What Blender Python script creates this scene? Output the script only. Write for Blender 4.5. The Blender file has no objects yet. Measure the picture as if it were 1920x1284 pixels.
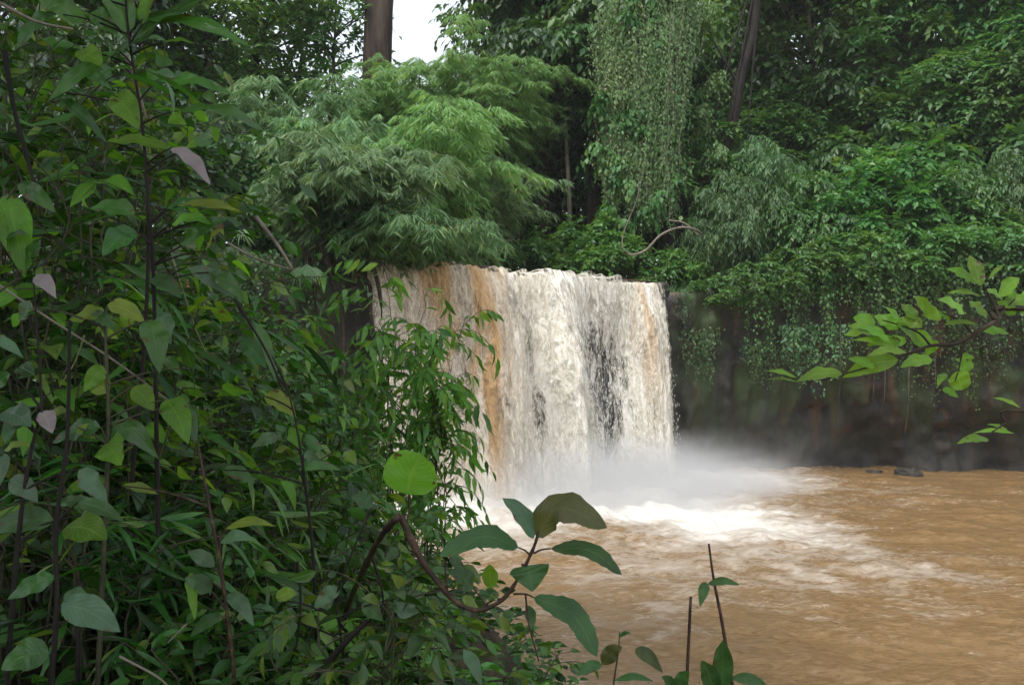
import bpy, math, numpy as np
from mathutils import Vector
R = math.radians
rng = np.random.default_rng(7)
SC = bpy.context.scene
COL = SC.collection

# ------------------------------------------------------------------ camera, light, exposure
F = 1600.0                      # focal length in photo pixels (photo is 1920 wide)
CAMZ = 4.0
HOR = 680.0                     # horizon row in the photo
cam_d = bpy.data.cameras.new("camera")
cam_d.sensor_width = 36.0
cam_d.lens = 36.0 * F / 1920.0
cam_d.clip_start = 0.05
cam_d.clip_end = 2000
cam = bpy.data.objects.new("camera", cam_d)
cam.location = (0, 0, CAMZ)
cam.rotation_euler = (R(90) + math.atan((HOR - 642.0) / F), 0, 0)
COL.objects.link(cam)
SC.camera = cam

SUN_EL, SUN_AZ = R(60), R(-140)   # azimuth measured from +Y towards +X
world = bpy.data.worlds.new("World")
SC.world = world
world.use_nodes = True
wn, wl = world.node_tree.nodes, world.node_tree.links
bg = wn["Background"]
sky = wn.new("ShaderNodeTexSky")
sky.sky_type = 'NISHITA'
sky.sun_disc = False
sky.sun_elevation = SUN_EL
sky.sun_rotation = SUN_AZ
sky.air_density = 1.0
sky.dust_density = 1.0
sky.ozone_density = 1.0
hs = wn.new("ShaderNodeHueSaturation")     # overcast: the sky is almost white
hs.inputs["Saturation"].default_value = 0.30
wl.new(sky.outputs[0], hs.inputs["Color"])
wl.new(hs.outputs[0], bg.inputs[0])
bg.inputs[1].default_value = 0.15
sun_d = bpy.data.lights.new("sun", 'SUN')
sun_d.energy = 1.5
sun_d.angle = R(14)
sun_d.color = (1.0, 0.98, 0.94)
sun = bpy.data.objects.new("sun", sun_d)
sdir = Vector((math.sin(SUN_AZ) * math.cos(SUN_EL), math.cos(SUN_AZ) * math.cos(SUN_EL), math.sin(SUN_EL)))
sun.rotation_euler = sdir.to_track_quat('Z', 'Y').to_euler()
sun.location = (0, 0, 60)
COL.objects.link(sun)

SC.view_settings.view_transform = 'Standard'
SC.view_settings.look = 'None'
SC.view_settings.exposure = 1.2
SC.view_settings.gamma = 1.0
SC.view_settings.use_curve_mapping = False
SC.render.engine = 'CYCLES'
cy = SC.cycles
cy.max_bounces = 7
cy.diffuse_bounces = 4
cy.glossy_bounces = 2
cy.transmission_bounces = 4
cy.transparent_max_bounces = 24
cy.volume_bounces = 1
cy.use_denoising = True
cy.volume_step_rate = 2.0
cy.volume_max_steps = 128
cy.use_adaptive_sampling = True
cy.adaptive_threshold = 0.02


# ------------------------------------------------------------------ helpers
def at(px, py, Y):
    """point on the plane at distance Y that sits under photo pixel (px, py)"""
    return np.array([(px - 960.0) / F * Y, Y, CAMZ + (HOR - py) / F * Y])


def unit(v):
    v = np.asarray(v, float)
    return v / np.maximum(np.linalg.norm(v, axis=-1, keepdims=True), 1e-9)


def _h(ix, iy, iz, seed):
    n = (ix.astype(np.int64) * 374761393 + iy.astype(np.int64) * 668265263 + iz.astype(np.int64) * 2147483647 + seed * 974711) & 0xffffffff
    n = ((n ^ (n >> 13)) * 1274126177) & 0xffffffff
    n = ((n ^ (n >> 15)) * 2246822519) & 0xffffffff
    return ((n ^ (n >> 16)) & 0xffff) / 65535.0


def vnoise(x, y, z=0.0, seed=0):
    x, y, z = np.broadcast_arrays(np.asarray(x, float), np.asarray(y, float), np.asarray(z, float))
    ix, iy, iz = np.floor(x), np.floor(y), np.floor(z)
    fx, fy, fz = x - ix, y - iy, z - iz
    fx, fy, fz = [f * f * f * (f * (f * 6 - 15) + 10) for f in (fx, fy, fz)]
    r = 0
    for a in (0, 1):
        for b in (0, 1):
            for c in (0, 1):
                w = (fx if a else 1 - fx) * (fy if b else 1 - fy) * (fz if c else 1 - fz)
                r = r + w * _h(ix + a, iy + b, iz + c, seed)
    return r * 2 - 1


def fbm(x, y, z=0.0, seed=0, octv=4, gain=0.5):
    r, a, f = 0, 1.0, 1.0
    for o in range(octv):
        r = r + a * vnoise(np.asarray(x) * f, np.asarray(y) * f, np.asarray(z) * f, seed + o * 17)
        a *= gain
        f *= 2.03
    return r


def tag(o, label=None, cat=None, group=None, kind=None):
    if label: o["label"] = label
    if cat: o["category"] = cat
    if group: o["group"] = group
    if kind: o["kind"] = kind
    return o


def empty(name, loc, label, cat, group=None, rz=0.0, s=1.0):
    o = bpy.data.objects.new(name, None)
    o.empty_display_size = 0.2
    o.location = [float(v) for v in loc]
    o.rotation_euler = (0, 0, rz)
    o.scale = (s, s, s)
    COL.objects.link(o)
    return tag(o, label, cat, group)


def link(name, me, mat, parent=None, world=True):
    """link a mesh; verts are given in world space unless world=False, and re-based on the parent's location"""
    if mat is not None and len(me.materials) == 0:
        for m in (mat if isinstance(mat, (list, tuple)) else [mat]):
            me.materials.append(m)
    o = bpy.data.objects.new(name, me)
    COL.objects.link(o)
    if parent is not None:
        o.parent = parent
        if world:
            me.transform(__import__('mathutils').Matrix.Translation(-parent.location))
    return o


def mesh_np(name, V, Fc, smooth=True, attrs=None, mids=None):
    """V (n,3), Fc (m,k) with k 3 or 4 (or a list of such arrays)"""
    me = bpy.data.meshes.new(name)
    Fl = Fc if isinstance(Fc, list) else [Fc]
    Fl = [np.asarray(f, np.int32) for f in Fl if len(f)]
    V = np.asarray(V, np.float32)
    nl = sum(f.size for f in Fl)
    npoly = sum(len(f) for f in Fl)
    me.vertices.add(len(V))
    me.vertices.foreach_set("co", V.ravel())
    me.loops.add(nl)
    me.loops.foreach_set("vertex_index", np.concatenate([f.ravel() for f in Fl]))
    me.polygons.add(npoly)
    tot = np.concatenate([np.full(len(f), f.shape[1], np.int32) for f in Fl])
    me.polygons.foreach_set("loop_start", np.concatenate([[0], np.cumsum(tot)[:-1]]).astype(np.int32))
    if mids is not None:
        me.polygons.foreach_set("material_index", np.asarray(mids, np.int32))
    me.update(calc_edges=True)
    if smooth:
        me.polygons.foreach_set("use_smooth", np.ones(npoly, bool))
    for k, a in (attrs or {}).items():
        a = np.asarray(a, np.float32)
        if a.ndim == 1:
            me.attributes.new(k, 'FLOAT', 'POINT').data.foreach_set("value", a)
        else:
            me.attributes.new(k, 'FLOAT_VECTOR', 'POINT').data.foreach_set("vector", a.ravel())
    return me


# ---- tubes
class Tubes:
    def __init__(self):
        self.V, self.Q, self.n = [], [], 0

    def add(self, pts, rad, sides=6):
        pts = np.asarray(pts, float)
        m = len(pts)
        rad = np.broadcast_to(np.asarray(rad, float), (m,)) if np.ndim(rad) == 0 or len(np.atleast_1d(rad)) == m else np.linspace(rad[0], rad[-1], m)
        T = unit(np.gradient(pts, axis=0))
        ref = np.array([0.31, 0.17, 0.93]) if abs(T[0][2]) < 0.9 else np.array([0.9, 0.3, 0.1])
        A = unit(np.cross(T, ref))
        B = np.cross(T, A)
        th = np.arange(sides) * 2 * math.pi / sides
        ring = pts[:, None] + rad[:, None, None] * (np.cos(th)[None, :, None] * A[:, None] + np.sin(th)[None, :, None] * B[:, None])
        self.V.append(ring.reshape(-1, 3))
        i, j = np.meshgrid(np.arange(m - 1), np.arange(sides), indexing='ij')
        j2 = (j + 1) % sides
        q = np.stack([i * sides + j, i * sides + j2, (i + 1) * sides + j2, (i + 1) * sides + j], -1).reshape(-1, 4) + self.n
        self.Q.append(q)
        self.n += m * sides

    def mesh(self, name):
        return mesh_np(name, np.concatenate(self.V), np.concatenate(self.Q))


def bez(p0, p1, p2, n=8):
    t = np.linspace(0, 1, n)[:, None]
    return (1 - t) ** 2 * np.asarray(p0) + 2 * t * (1 - t) * np.asarray(p1) + t * t * np.asarray(p2)


def poly(pts, n=24):
    """smooth curve through the points"""
    p = np.asarray(pts, float)
    p = np.vstack([2 * p[0] - p[1], p, 2 * p[-1] - p[-2]])
    out = []
    seg = len(p) - 3
    k = max(2, n // seg)
    for i in range(seg):
        t = np.linspace(0, 1, k, endpoint=(i == seg - 1))[:, None]
        a, b, c, d = p[i:i + 4]
        out.append(0.5 * ((2 * b) + (c - a) * t + (2 * a - 5 * b + 4 * c - d) * t ** 2 + (3 * b - a - 3 * c + d) * t ** 3))
    return np.vstack(out)


# ---- leaf templates: rows (along, across -0.5..0.5), triangles
def tmpl(stations):
    V, T = [], []
    prev = None
    for x, w in stations:
        if w == 0:
            cur = [len(V)]
            V.append((x, 0.0))
        else:
            cur = [len(V), len(V) + 1, len(V) + 2]
            V += [(x, -w / 2), (x, 0.0), (x, w / 2)]
        if prev is not None:
            if len(prev) == 1 and len(cur) == 3:
                T += [(prev[0], cur[0], cur[1]), (prev[0], cur[1], cur[2])]
            elif len(prev) == 3 and len(cur) == 3:
                for k in (0, 1):
                    T += [(prev[k], cur[k], cur[k + 1]), (prev[k], cur[k + 1], prev[k + 1])]
            elif len(prev) == 3 and len(cur) == 1:
                T += [(prev[0], cur[0], prev[1]), (prev[1], cur[0], prev[2])]
        prev = cur
    return np.array(V), np.array(T)


TM = {
    'far': tmpl([(0, 0), (0.45, 1.0), (1, 0)]),
    'ovate': tmpl([(0, 0), (0.12, .55), (0.35, 1.0), (0.6, .86), (0.82, .42), (1, 0)]),
    'lance': tmpl([(0, 0), (0.2, .72), (0.45, 1.0), (0.75, .6), (1, 0)]),
    'heart': tmpl([(0.0, 0), (0.02, .62), (0.22, 1.0), (0.5, .86), (0.78, .42), (1, 0)]),
    'blade': tmpl([(0, 0), (0.3, 1.0), (1, 0)]),
}


class Leaves:
    def __init__(self):
        self.b = []

    def add(self, P, D, N, L, W, kind='far', curl=0.15, fold=0.25, tint=None):
        P = np.atleast_2d(P)
        n = len(P)
        if n == 0: return
        D = unit(np.broadcast_to(D, (n, 3)))
        N = np.broadcast_to(N, (n, 3))
        N = unit(N - (N * D).sum(-1, keepdims=True) * D)
        bc = lambda a: np.broadcast_to(np.asarray(a, float), (n,))
        if tint is None: tint = rng.random(n)
        self.b.append((kind, P, D, N, bc(L), bc(W), bc(curl), bc(fold), bc(tint)))

    def mesh(self, name):
        Vs, Ts, As, off = [], [], [], 0
        for kind, P, D, N, L, W, C, Fo, T in self.b:
            tv, tt = TM[kind]
            n, m = len(P), len(tv)
            S = np.cross(N, D)
            x, y = tv[:, 0], tv[:, 1]
            V = (P[:, None] + D[:, None] * (x[None, :, None] * L[:, None, None]) + S[:, None] * (y[None, :, None] * W[:, None, None])
                 + N[:, None] * ((Fo[:, None] * np.abs(y)[None] * W[:, None] - C[:, None] * (x ** 2)[None] * L[:, None])[..., None]))
            Vs.append(V.reshape(-1, 3))
            Ts.append((tt[None] + (np.arange(n) * m)[:, None, None]).reshape(-1, 3) + off)
            A = np.empty((n, m, 3))
            A[..., 0] = T[:, None]
            A[..., 1] = x[None]
            A[..., 2] = y[None] * 2
            As.append(A.reshape(-1, 3))
            off += n * m
        return mesh_np(name, np.concatenate(Vs), np.concatenate(Ts), attrs={"leaf": np.concatenate(As)})

    def count(self):
        return sum(len(b[1]) for b in self.b)


# ------------------------------------------------------------------ materials
def new_mat(name):
    m = bpy.data.materials.new(name)
    m.use_nodes = True
    n, l = m.node_tree.nodes, m.node_tree.links
    return m, n, l, n["Principled BSDF"], n["Material Output"]


def leaf_mat(name, dark, light, third=None, trans=0.35, rough=0.42, spec=0.4, vein=0.0, tcol=None):
    m, n, l, p, out = new_mat(name)
    at_ = n.new("ShaderNodeAttribute"); at_.attribute_name = "leaf"
    sx = n.new("ShaderNodeSeparateXYZ"); l.new(at_.outputs["Vector"], sx.inputs[0])
    rp = n.new("ShaderNodeValToRGB")
    e = rp.color_ramp.elements
    e[0].color = (*dark, 1); e[0].position = 0.0
    e[1].color = (*light, 1); e[1].position = 0.88
    if third:
        x = rp.color_ramp.elements.new(0.97); x.color = (*third, 1)
    l.new(sx.outputs[0], rp.inputs[0])
    oi = n.new("ShaderNodeObjectInfo")
    hv = n.new("ShaderNodeHueSaturation")
    mr = n.new("ShaderNodeMapRange"); mr.inputs[3].default_value = 0.82; mr.inputs[4].default_value = 1.2
    l.new(oi.outputs["Random"], mr.inputs[0]); l.new(mr.outputs[0], hv.inputs["Value"])
    mr2 = n.new("ShaderNodeMapRange"); mr2.inputs[3].default_value = 0.485; mr2.inputs[4].default_value = 0.515
    l.new(oi.outputs["Random"], mr2.inputs[0]); l.new(mr2.outputs[0], hv.inputs["Hue"])
    l.new(rp.outputs[0], hv.inputs["Color"])
    col = hv.outputs[0]
    if vein > 0:
        # midrib and side veins in leaf coordinates, plus blotches
        ab = n.new("ShaderNodeMath"); ab.operation = 'ABSOLUTE'; l.new(sx.outputs[2], ab.inputs[0])
        mul = n.new("ShaderNodeMath"); mul.operation = 'MULTIPLY_ADD'; l.new(ab.outputs[0], mul.inputs[0]); mul.inputs[1].default_value = -0.35; l.new(sx.outputs[1], mul.inputs[2])
        fr = n.new("ShaderNodeMath"); fr.operation = 'PINGPONG'; l.new(mul.outputs[0], fr.inputs[0]); fr.inputs[1].default_value = 0.055
        v1 = n.new("ShaderNodeMapRange"); l.new(fr.outputs[0], v1.inputs[0]); v1.inputs[1].default_value = 0.0; v1.inputs[2].default_value = 0.014; v1.inputs[3].default_value = 1; v1.inputs[4].default_value = 0
        v2 = n.new("ShaderNodeMapRange"); l.new(ab.outputs[0], v2.inputs[0]); v2.inputs[1].default_value = 0.02; v2.inputs[2].default_value = 0.09; v2.inputs[3].default_value = 1; v2.inputs[4].default_value = 0
        mx = n.new("ShaderNodeMath"); mx.operation = 'MAXIMUM'; l.new(v1.outputs[0], mx.inputs[0]); l.new(v2.outputs[0], mx.inputs[1])
        sc = n.new("ShaderNodeMath"); sc.operation = 'MULTIPLY'; l.new(mx.outputs[0], sc.inputs[0]); sc.inputs[1].default_value = vein
        mix = n.new("ShaderNodeMix"); mix.data_type = 'RGBA'
        l.new(sc.outputs[0], mix.inputs[0]); l.new(col, mix.inputs[6])
        mix.inputs[7].default_value = (light[0] * 1.8 + .02, light[1] * 1.6 + .02, light[2] * 1.6 + .01, 1)
        geo = n.new("ShaderNodeTexCoord")
        nz = n.new("ShaderNodeTexNoise"); nz.inputs["Scale"].default_value = 9; nz.inputs["Detail"].default_value = 3
        l.new(geo.outputs["Object"], nz.inputs["Vector"])
        mr3 = n.new("ShaderNodeMapRange"); l.new(nz.outputs[0], mr3.inputs[0]); mr3.inputs[1].default_value = .3; mr3.inputs[2].default_value = .7; mr3.inputs[3].default_value = .7; mr3.inputs[4].default_value = 1.25
        hv2 = n.new("ShaderNodeHueSaturation"); l.new(mix.outputs[2], hv2.inputs["Color"]); l.new(mr3.outputs[0], hv2.inputs["Value"])
        col = hv2.outputs[0]
        nb = n.new("ShaderNodeTexNoise"); nb.inputs["Scale"].default_value = 26; nb.inputs["Detail"].default_value = 4
        l.new(geo.outputs["Object"], nb.inputs["Vector"])
        ed_ = n.new("ShaderNodeMath"); ed_.operation = 'MULTIPLY_ADD'; l.new(ab.outputs[0], ed_.inputs[0]); ed_.inputs[1].default_value = .10; l.new(nb.outputs[0], ed_.inputs[2])
        mrb = n.new("ShaderNodeMapRange"); l.new(ed_.outputs[0], mrb.inputs[0]); mrb.inputs[1].default_value = .70; mrb.inputs[2].default_value = .74
        mxb = n.new("ShaderNodeMix"); mxb.data_type = 'RGBA'; l.new(mrb.outputs[0], mxb.inputs[0]); l.new(col, mxb.inputs[6]); mxb.inputs[7].default_value = (.09, .06, .025, 1)
        col = mxb.outputs[2]
        bp = n.new("ShaderNodeBump"); bp.inputs["Strength"].default_value = 0.35; bp.inputs["Distance"].default_value = 0.004
        l.new(mx.outputs[0], bp.inputs["Height"]); bp.invert = True
        l.new(bp.outputs[0], p.inputs["Normal"])
    l.new(col, p.inputs["Base Color"])
    p.inputs["Roughness"].default_value = rough
    p.inputs["Specular IOR Level"].default_value = spec
    tr = n.new("ShaderNodeBsdfTranslucent")
    g = n.new("ShaderNodeMix"); g.data_type = 'RGBA'; g.blend_type = 'MULTIPLY'; g.inputs[0].default_value = 1
    l.new(col, g.inputs[6]); tc = tcol or (1.9, 1.75, 0.7); g.inputs[7].default_value = (*tc, 1)
    l.new(g.outputs[2], tr.inputs[0])
    ms = n.new("ShaderNodeMixShader"); ms.inputs[0].default_value = trans
    l.new(p.outputs[0], ms.inputs[1]); l.new(tr.outputs[0], ms.inputs[2])
    l.new(ms.outputs[0], out.inputs[0])
    return m


def noise_mat(name, c1, c2, scale=3.0, rough=0.8, bump=0.4, bdist=0.05, stretch=(1, 1, 1), c3=None, spec=0.3, p3=0.62):
    m, n, l, p, out = new_mat(name)
    tc = n.new("ShaderNodeTexCoord")
    mp = n.new("ShaderNodeMapping"); mp.inputs["Scale"].default_value = stretch
    l.new(tc.outputs["Object"], mp.inputs[0])
    nz = n.new("ShaderNodeTexNoise"); nz.inputs["Scale"].default_value = scale; nz.inputs["Detail"].default_value = 8; nz.inputs["Roughness"].default_value = 0.62
    l.new(mp.outputs[0], nz.inputs["Vector"])
    rp = n.new("ShaderNodeValToRGB")
    rp.color_ramp.elements[0].position = 0.36; rp.color_ramp.elements[0].color = (*c1, 1)
    rp.color_ramp.elements[1].position = 0.56; rp.color_ramp.elements[1].color = (*c2, 1)
    if c3:
        e = rp.color_ramp.elements.new(p3); e.color = (*c3, 1)
    l.new(nz.outputs[0], rp.inputs[0]); l.new(rp.outputs[0], p.inputs["Base Color"])
    p.inputs["Roughness"].default_value = rough
    p.inputs["Specular IOR Level"].default_value = spec
    bp = n.new("ShaderNodeBump"); bp.inputs["Strength"].default_value = bump; bp.inputs["Distance"].default_value = bdist
    l.new(nz.outputs[0], bp.inputs["Height"]); l.new(bp.outputs[0], p.inputs["Normal"])
    return m


M_bamboo = leaf_mat("bamboo_leaf", (.07, .155, .065), (.20, .33, .16), (.29, .37, .12), trans=.42, tcol=(1.55, 1.5, .9), rough=.45)
M_bambooD = leaf_mat("shaded_bamboo_leaf", (.04, .10, .04), (.11, .21, .085), (.18, .25, .07), trans=.38, rough=.5)  # darker copy of the bamboo leaf, shade put into its colour
M_bambooY = leaf_mat("bright_bamboo_leaf", (.11, .225, .065), (.22, .37, .14), (.30, .39, .12), trans=.48, tcol=(1.6, 1.5, .85), rough=.5)
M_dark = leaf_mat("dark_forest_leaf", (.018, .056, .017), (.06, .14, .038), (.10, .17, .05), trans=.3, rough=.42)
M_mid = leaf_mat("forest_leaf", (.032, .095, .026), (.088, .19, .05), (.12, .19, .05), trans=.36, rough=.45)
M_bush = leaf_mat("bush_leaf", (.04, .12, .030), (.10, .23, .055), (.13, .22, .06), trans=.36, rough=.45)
M_pale = leaf_mat("pale_vine_leaf", (.07, .135, .045), (.14, .235, .085), (.24, .29, .13), trans=.34, rough=.6)
M_fern = leaf_mat("feathery_leaf", (.05, .12, .05), (.10, .21, .08), (.14, .2, .07), trans=.36, rough=.5)
M_yel = leaf_mat("yellow_bush_leaf", (.14, .19, .03), (.26, .30, .04), (.34, .32, .04), trans=.42, rough=.5)
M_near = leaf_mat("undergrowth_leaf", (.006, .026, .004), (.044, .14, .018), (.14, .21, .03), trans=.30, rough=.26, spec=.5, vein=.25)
M_lance = leaf_mat("glossy_lance_leaf", (.018, .075, .012), (.085, .24, .034), (.16, .27, .04), trans=.32, rough=.27, spec=.5, vein=.2)
M_sprig = leaf_mat("bright_lance_leaf", (.035, .11, .018), (.12, .28, .04), (.20, .32, .05), trans=.36, rough=.3, spec=.45, vein=.2)
M_broad = leaf_mat("broad_leaf", (.010, .045, .008), (.055, .16, .024), (.14, .23, .03), trans=.34, rough=.27, spec=.5, vein=.3)
M_lit = leaf_mat("backlit_green_leaf", (.08, .20, .02), (.13, .28, .03), trans=.5, rough=.4, vein=.3)  # light shining through the leaf is put into this brighter green
M_yleaf = leaf_mat("yellowing_leaf", (.12, .20, .025), (.20, .28, .035), trans=.42, rough=.45, vein=.3)
M_hero = leaf_mat("sapling_leaf", (.03, .085, .025), (.05, .13, .035), trans=.34, rough=.4, vein=.35)
M_brown = leaf_mat("reddish_leaf", (.045, .075, .022), (.085, .095, .03), trans=.34, rough=.42, vein=.35)
M_greyleaf = leaf_mat("sky_sheen_leaf", (.045, .10, .045), (.09, .16, .085), trans=.25, rough=.36, spec=.4, vein=.25)  # pale sheen of the sky put into the leaf colour
M_dead = leaf_mat("withered_leaf", (.19, .16, .155), (.28, .24, .235), trans=.25, rough=.6, vein=.25, tcol=(1.2, 1, .9))
M_branchleaf = leaf_mat("branch_leaf", (.09, .22, .022), (.17, .33, .035), trans=.45, rough=.38, vein=.3)
M_bark = noise_mat("bark", (.018, .013, .009), (.055, .040, .028), 6, .85, .7, .04, (1, 1, .22), (.085, .068, .05))
M_barkD = noise_mat("dark_wet_bark", (.006, .005, .004), (.018, .013, .010), 7, .8, .6, .03, (1, 1, .25))
M_barkR = noise_mat("red_brown_bark", (.03, .021, .016), (.08, .055, .042), 4, .85, .8, .05, (1, 1, .12), (.11, .08, .062))
M_barkP = noise_mat("pale_bark", (.12, .10, .075), (.24, .20, .15), 8, .8, .5, .02, (1, 1, .3))
M_stem = noise_mat("green_brown_stem", (.025, .03, .015), (.06, .055, .03), 20, .6, .3, .004)
M_stemR = noise_mat("reddish_stem", (.020, .012, .008), (.052, .030, .019), 25, .6, .4, .004, c3=(.10, .06, .035))
M_culm = noise_mat("bamboo_culm", (.06, .08, .03), (.14, .15, .06), 6, .5, .2, .01)
M_liana = noise_mat("grey_liana_bark", (.10, .082, .06), (.20, .17, .13), 12, .8, .4, .02)
M_soil = noise_mat("leaf_littered_soil", (.018, .013, .009), (.05, .034, .02), 5, .95, .7, .06, c3=(.08, .055, .03))
M_root = noise_mat("root_bark", (.014, .010, .008), (.04, .028, .018), 8, .85, .6, .03)


def cliff_mat():
    m, n, l, p, out = new_mat("wet_rock_face")
    tc = n.new("ShaderNodeTexCoord")
    mp = n.new("ShaderNodeMapping"); mp.inputs["Scale"].default_value = (1, 1, .45)
    l.new(tc.outputs["Object"], mp.inputs[0])
    nz = n.new("ShaderNodeTexNoise"); nz.inputs["Scale"].default_value = 1.6; nz.inputs["Detail"].default_value = 10; nz.inputs["Roughness"].default_value = .65
    l.new(mp.outputs[0], nz.inputs["Vector"])
    rp = n.new("ShaderNodeValToRGB")
    rp.color_ramp.elements[0].position = .35; rp.color_ramp.elements[0].color = (.012, .011, .010, 1)
    rp.color_ramp.elements[1].position = .62; rp.color_ramp.elements[1].color = (.036, .030, .023, 1)
    l.new(nz.outputs[0], rp.inputs[0])
    # rusty soil streaks running down
    mp2 = n.new("ShaderNodeMapping"); mp2.inputs["Scale"].default_value = (1.3, 1.3, .09)
    l.new(tc.outputs["Object"], mp2.inputs[0])
    n2 = n.new("ShaderNodeTexNoise"); n2.inputs["Scale"].default_value = 1.5; n2.inputs["Detail"].default_value = 5
    l.new(mp2.outputs[0], n2.inputs["Vector"])
    r2 = n.new("ShaderNodeMapRange"); r2.inputs[1].default_value = .53; r2.inputs[2].default_value = .64
    l.new(n2.outputs[0], r2.inputs[0])
    mx = n.new("ShaderNodeMix"); mx.data_type = 'RGBA'
    at_ = n.new("ShaderNodeAttribute"); at_.attribute_name = "high"
    mu = n.new("ShaderNodeMath"); mu.operation = 'MULTIPLY'; l.new(r2.outputs[0], mu.inputs[0]); l.new(at_.outputs["Fac"], mu.inputs[1])
    l.new(mu.outputs[0], mx.inputs[0]); l.new(rp.outputs[0], mx.inputs[6]); mx.inputs[7].default_value = (.11, .05, .022, 1)
    # moss
    n3 = n.new("ShaderNodeTexNoise"); n3.inputs["Scale"].default_value = .9; n3.inputs["Detail"].default_value = 8
    mp3 = n.new("ShaderNodeMapping"); mp3.inputs["Scale"].default_value = (1, 1, .4); mp3.inputs["Location"].default_value = (7, 3, 1)
    l.new(tc.outputs["Object"], mp3.inputs[0]); l.new(mp3.outputs[0], n3.inputs["Vector"])
    r3 = n.new("ShaderNodeMapRange"); r3.inputs[1].default_value = .44; r3.inputs[2].default_value = .58
    l.new(n3.outputs[0], r3.inputs[0])
    mu2 = n.new("ShaderNodeMath"); mu2.operation = 'MULTIPLY'; l.new(r3.outputs[0], mu2.inputs[0]); l.new(at_.outputs["Fac"], mu2.inputs[1])
    mx2 = n.new("ShaderNodeMix"); mx2.data_type = 'RGBA'; l.new(mu2.outputs[0], mx2.inputs[0]); l.new(mx.outputs[2], mx2.inputs[6]); mx2.inputs[7].default_value = (.04, .06, .018, 1)
    wa = n.new("ShaderNodeAttribute"); wa.attribute_name = "wet"
    mw = n.new("ShaderNodeMix"); mw.data_type = 'RGBA'; l.new(wa.outputs["Fac"], mw.inputs[0]); l.new(mx2.outputs[2], mw.inputs[6])
    r4 = n.new("ShaderNodeValToRGB"); r4.color_ramp.elements[0].position = .35; r4.color_ramp.elements[0].color = (.07, .07, .072, 1); r4.color_ramp.elements[1].position = .65; r4.color_ramp.elements[1].color = (.22, .21, .20, 1)  # wet rock behind the falls, its reflecting sheen put into the grey
    l.new(nz.outputs[0], r4.inputs[0]); l.new(r4.outputs[0], mw.inputs[7])
    l.new(mw.outputs[2], p.inputs["Base Color"])
    p.inputs["Roughness"].default_value = .75
    bp = n.new("ShaderNodeBump"); bp.inputs["Strength"].default_value = .8; bp.inputs["Distance"].default_value = .15
    l.new(nz.outputs[0], bp.inputs["Height"]); l.new(bp.outputs[0], p.inputs["Normal"])
    return m


def fall_mat(seed, cover):
    """falling water: foam threads with gaps between them; 'w' = (u, v, thickness), 'mud' = share of muddy water"""
    m, n, l, p, out = new_mat("falling_water")
    at_ = n.new("ShaderNodeAttribute"); at_.attribute_name = "w"
    sx = n.new("ShaderNodeSeparateXYZ"); l.new(at_.outputs["Vector"], sx.inputs[0])
    cb = n.new("ShaderNodeCombineXYZ"); l.new(sx.outputs[0], cb.inputs[0]); l.new(sx.outputs[1], cb.inputs[1]); cb.inputs[2].default_value = seed

    def nz(su, sv, scale, det, w=0.0, dist=0.0):
        mp = n.new("ShaderNodeMapping"); mp.inputs["Scale"].default_value = (su, sv, 1); mp.inputs["Location"].default_value = (w, w * .7, w)
        l.new(cb.outputs[0], mp.inputs[0])
        t = n.new("ShaderNodeTexNoise"); t.inputs["Scale"].default_value = scale; t.inputs["Detail"].default_value = det; t.inputs["Roughness"].default_value = .7
        t.inputs["Distortion"].default_value = dist
        l.new(mp.outputs[0], t.inputs["Vector"])
        return t.outputs[0]
    a = nz(2.4, .5, 1.0, 7, 0.0, .5)        # long threads (metres along the lip / down)
    b = nz(8.5, 2.8, 1.0, 6, 5.0, .8)        # broken lace
    c = nz(.7, .12, 1.0, 3, 9.0)            # broad bands

    def ma(op, x, y, z=None):
        k = n.new("ShaderNodeMath"); k.operation = op
        for i, v in enumerate((x, y, z)):
            if v is None: continue
            if isinstance(v, (int, float)): k.inputs[i].default_value = v
            else: l.new(v, k.inputs[i])
        return k.outputs[0]
    s = ma('MULTIPLY_ADD', a, .42, ma('MULTIPLY_ADD', b, .46, ma('MULTIPLY', c, .25)))     # mean about .565
    s = ma('ADD', s, ma('MULTIPLY_ADD', sx.outputs[2], .5, cover - .5))                   # thickness lifts it
    mr = n.new("ShaderNodeMapRange"); mr.inputs[1].default_value = .50; mr.inputs[2].default_value = .62; mr.clamp = True
    l.new(s, mr.inputs[0])
    l.new(mr.outputs[0], p.inputs["Alpha"])
    mr2 = n.new("ShaderNodeMapRange"); mr2.inputs[1].default_value = .34; mr2.inputs[2].default_value = .58
    d = nz(11.0, 4.5, 1.0, 7, 13.0, .9)
    l.new(ma('MULTIPLY_ADD', d, .75, ma('MULTIPLY_ADD', s, .45, -.13)), mr2.inputs[0])
    mud = n.new("ShaderNodeAttribute"); mud.attribute_name = "mud"
    mx = n.new("ShaderNodeMix"); mx.data_type = 'RGBA'
    mx.inputs[6].default_value = (.48, .43, .27, 1); mx.inputs[7].default_value = (.92, .91, .85, 1)
    l.new(mr2.outputs[0], mx.inputs[0])
    mx2 = n.new("ShaderNodeMix"); mx2.data_type = 'RGBA'
    l.new(mud.outputs["Fac"], mx2.inputs[0]); l.new(mx.outputs[2], mx2.inputs[6]); mx2.inputs[7].default_value = (.64, .38, .15, 1)
    l.new(mx2.outputs[2], p.inputs["Base Color"])
    p.inputs["Roughness"].default_value = .55
    p.inputs["Specular IOR Level"].default_value = .35
    bp = n.new("ShaderNodeBump"); bp.inputs["Strength"].default_value = .7; bp.inputs["Distance"].default_value = .09
    l.new(ma('ADD', s, d), bp.inputs["Height"]); l.new(bp.outputs[0], p.inputs["Normal"])
    return m


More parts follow.
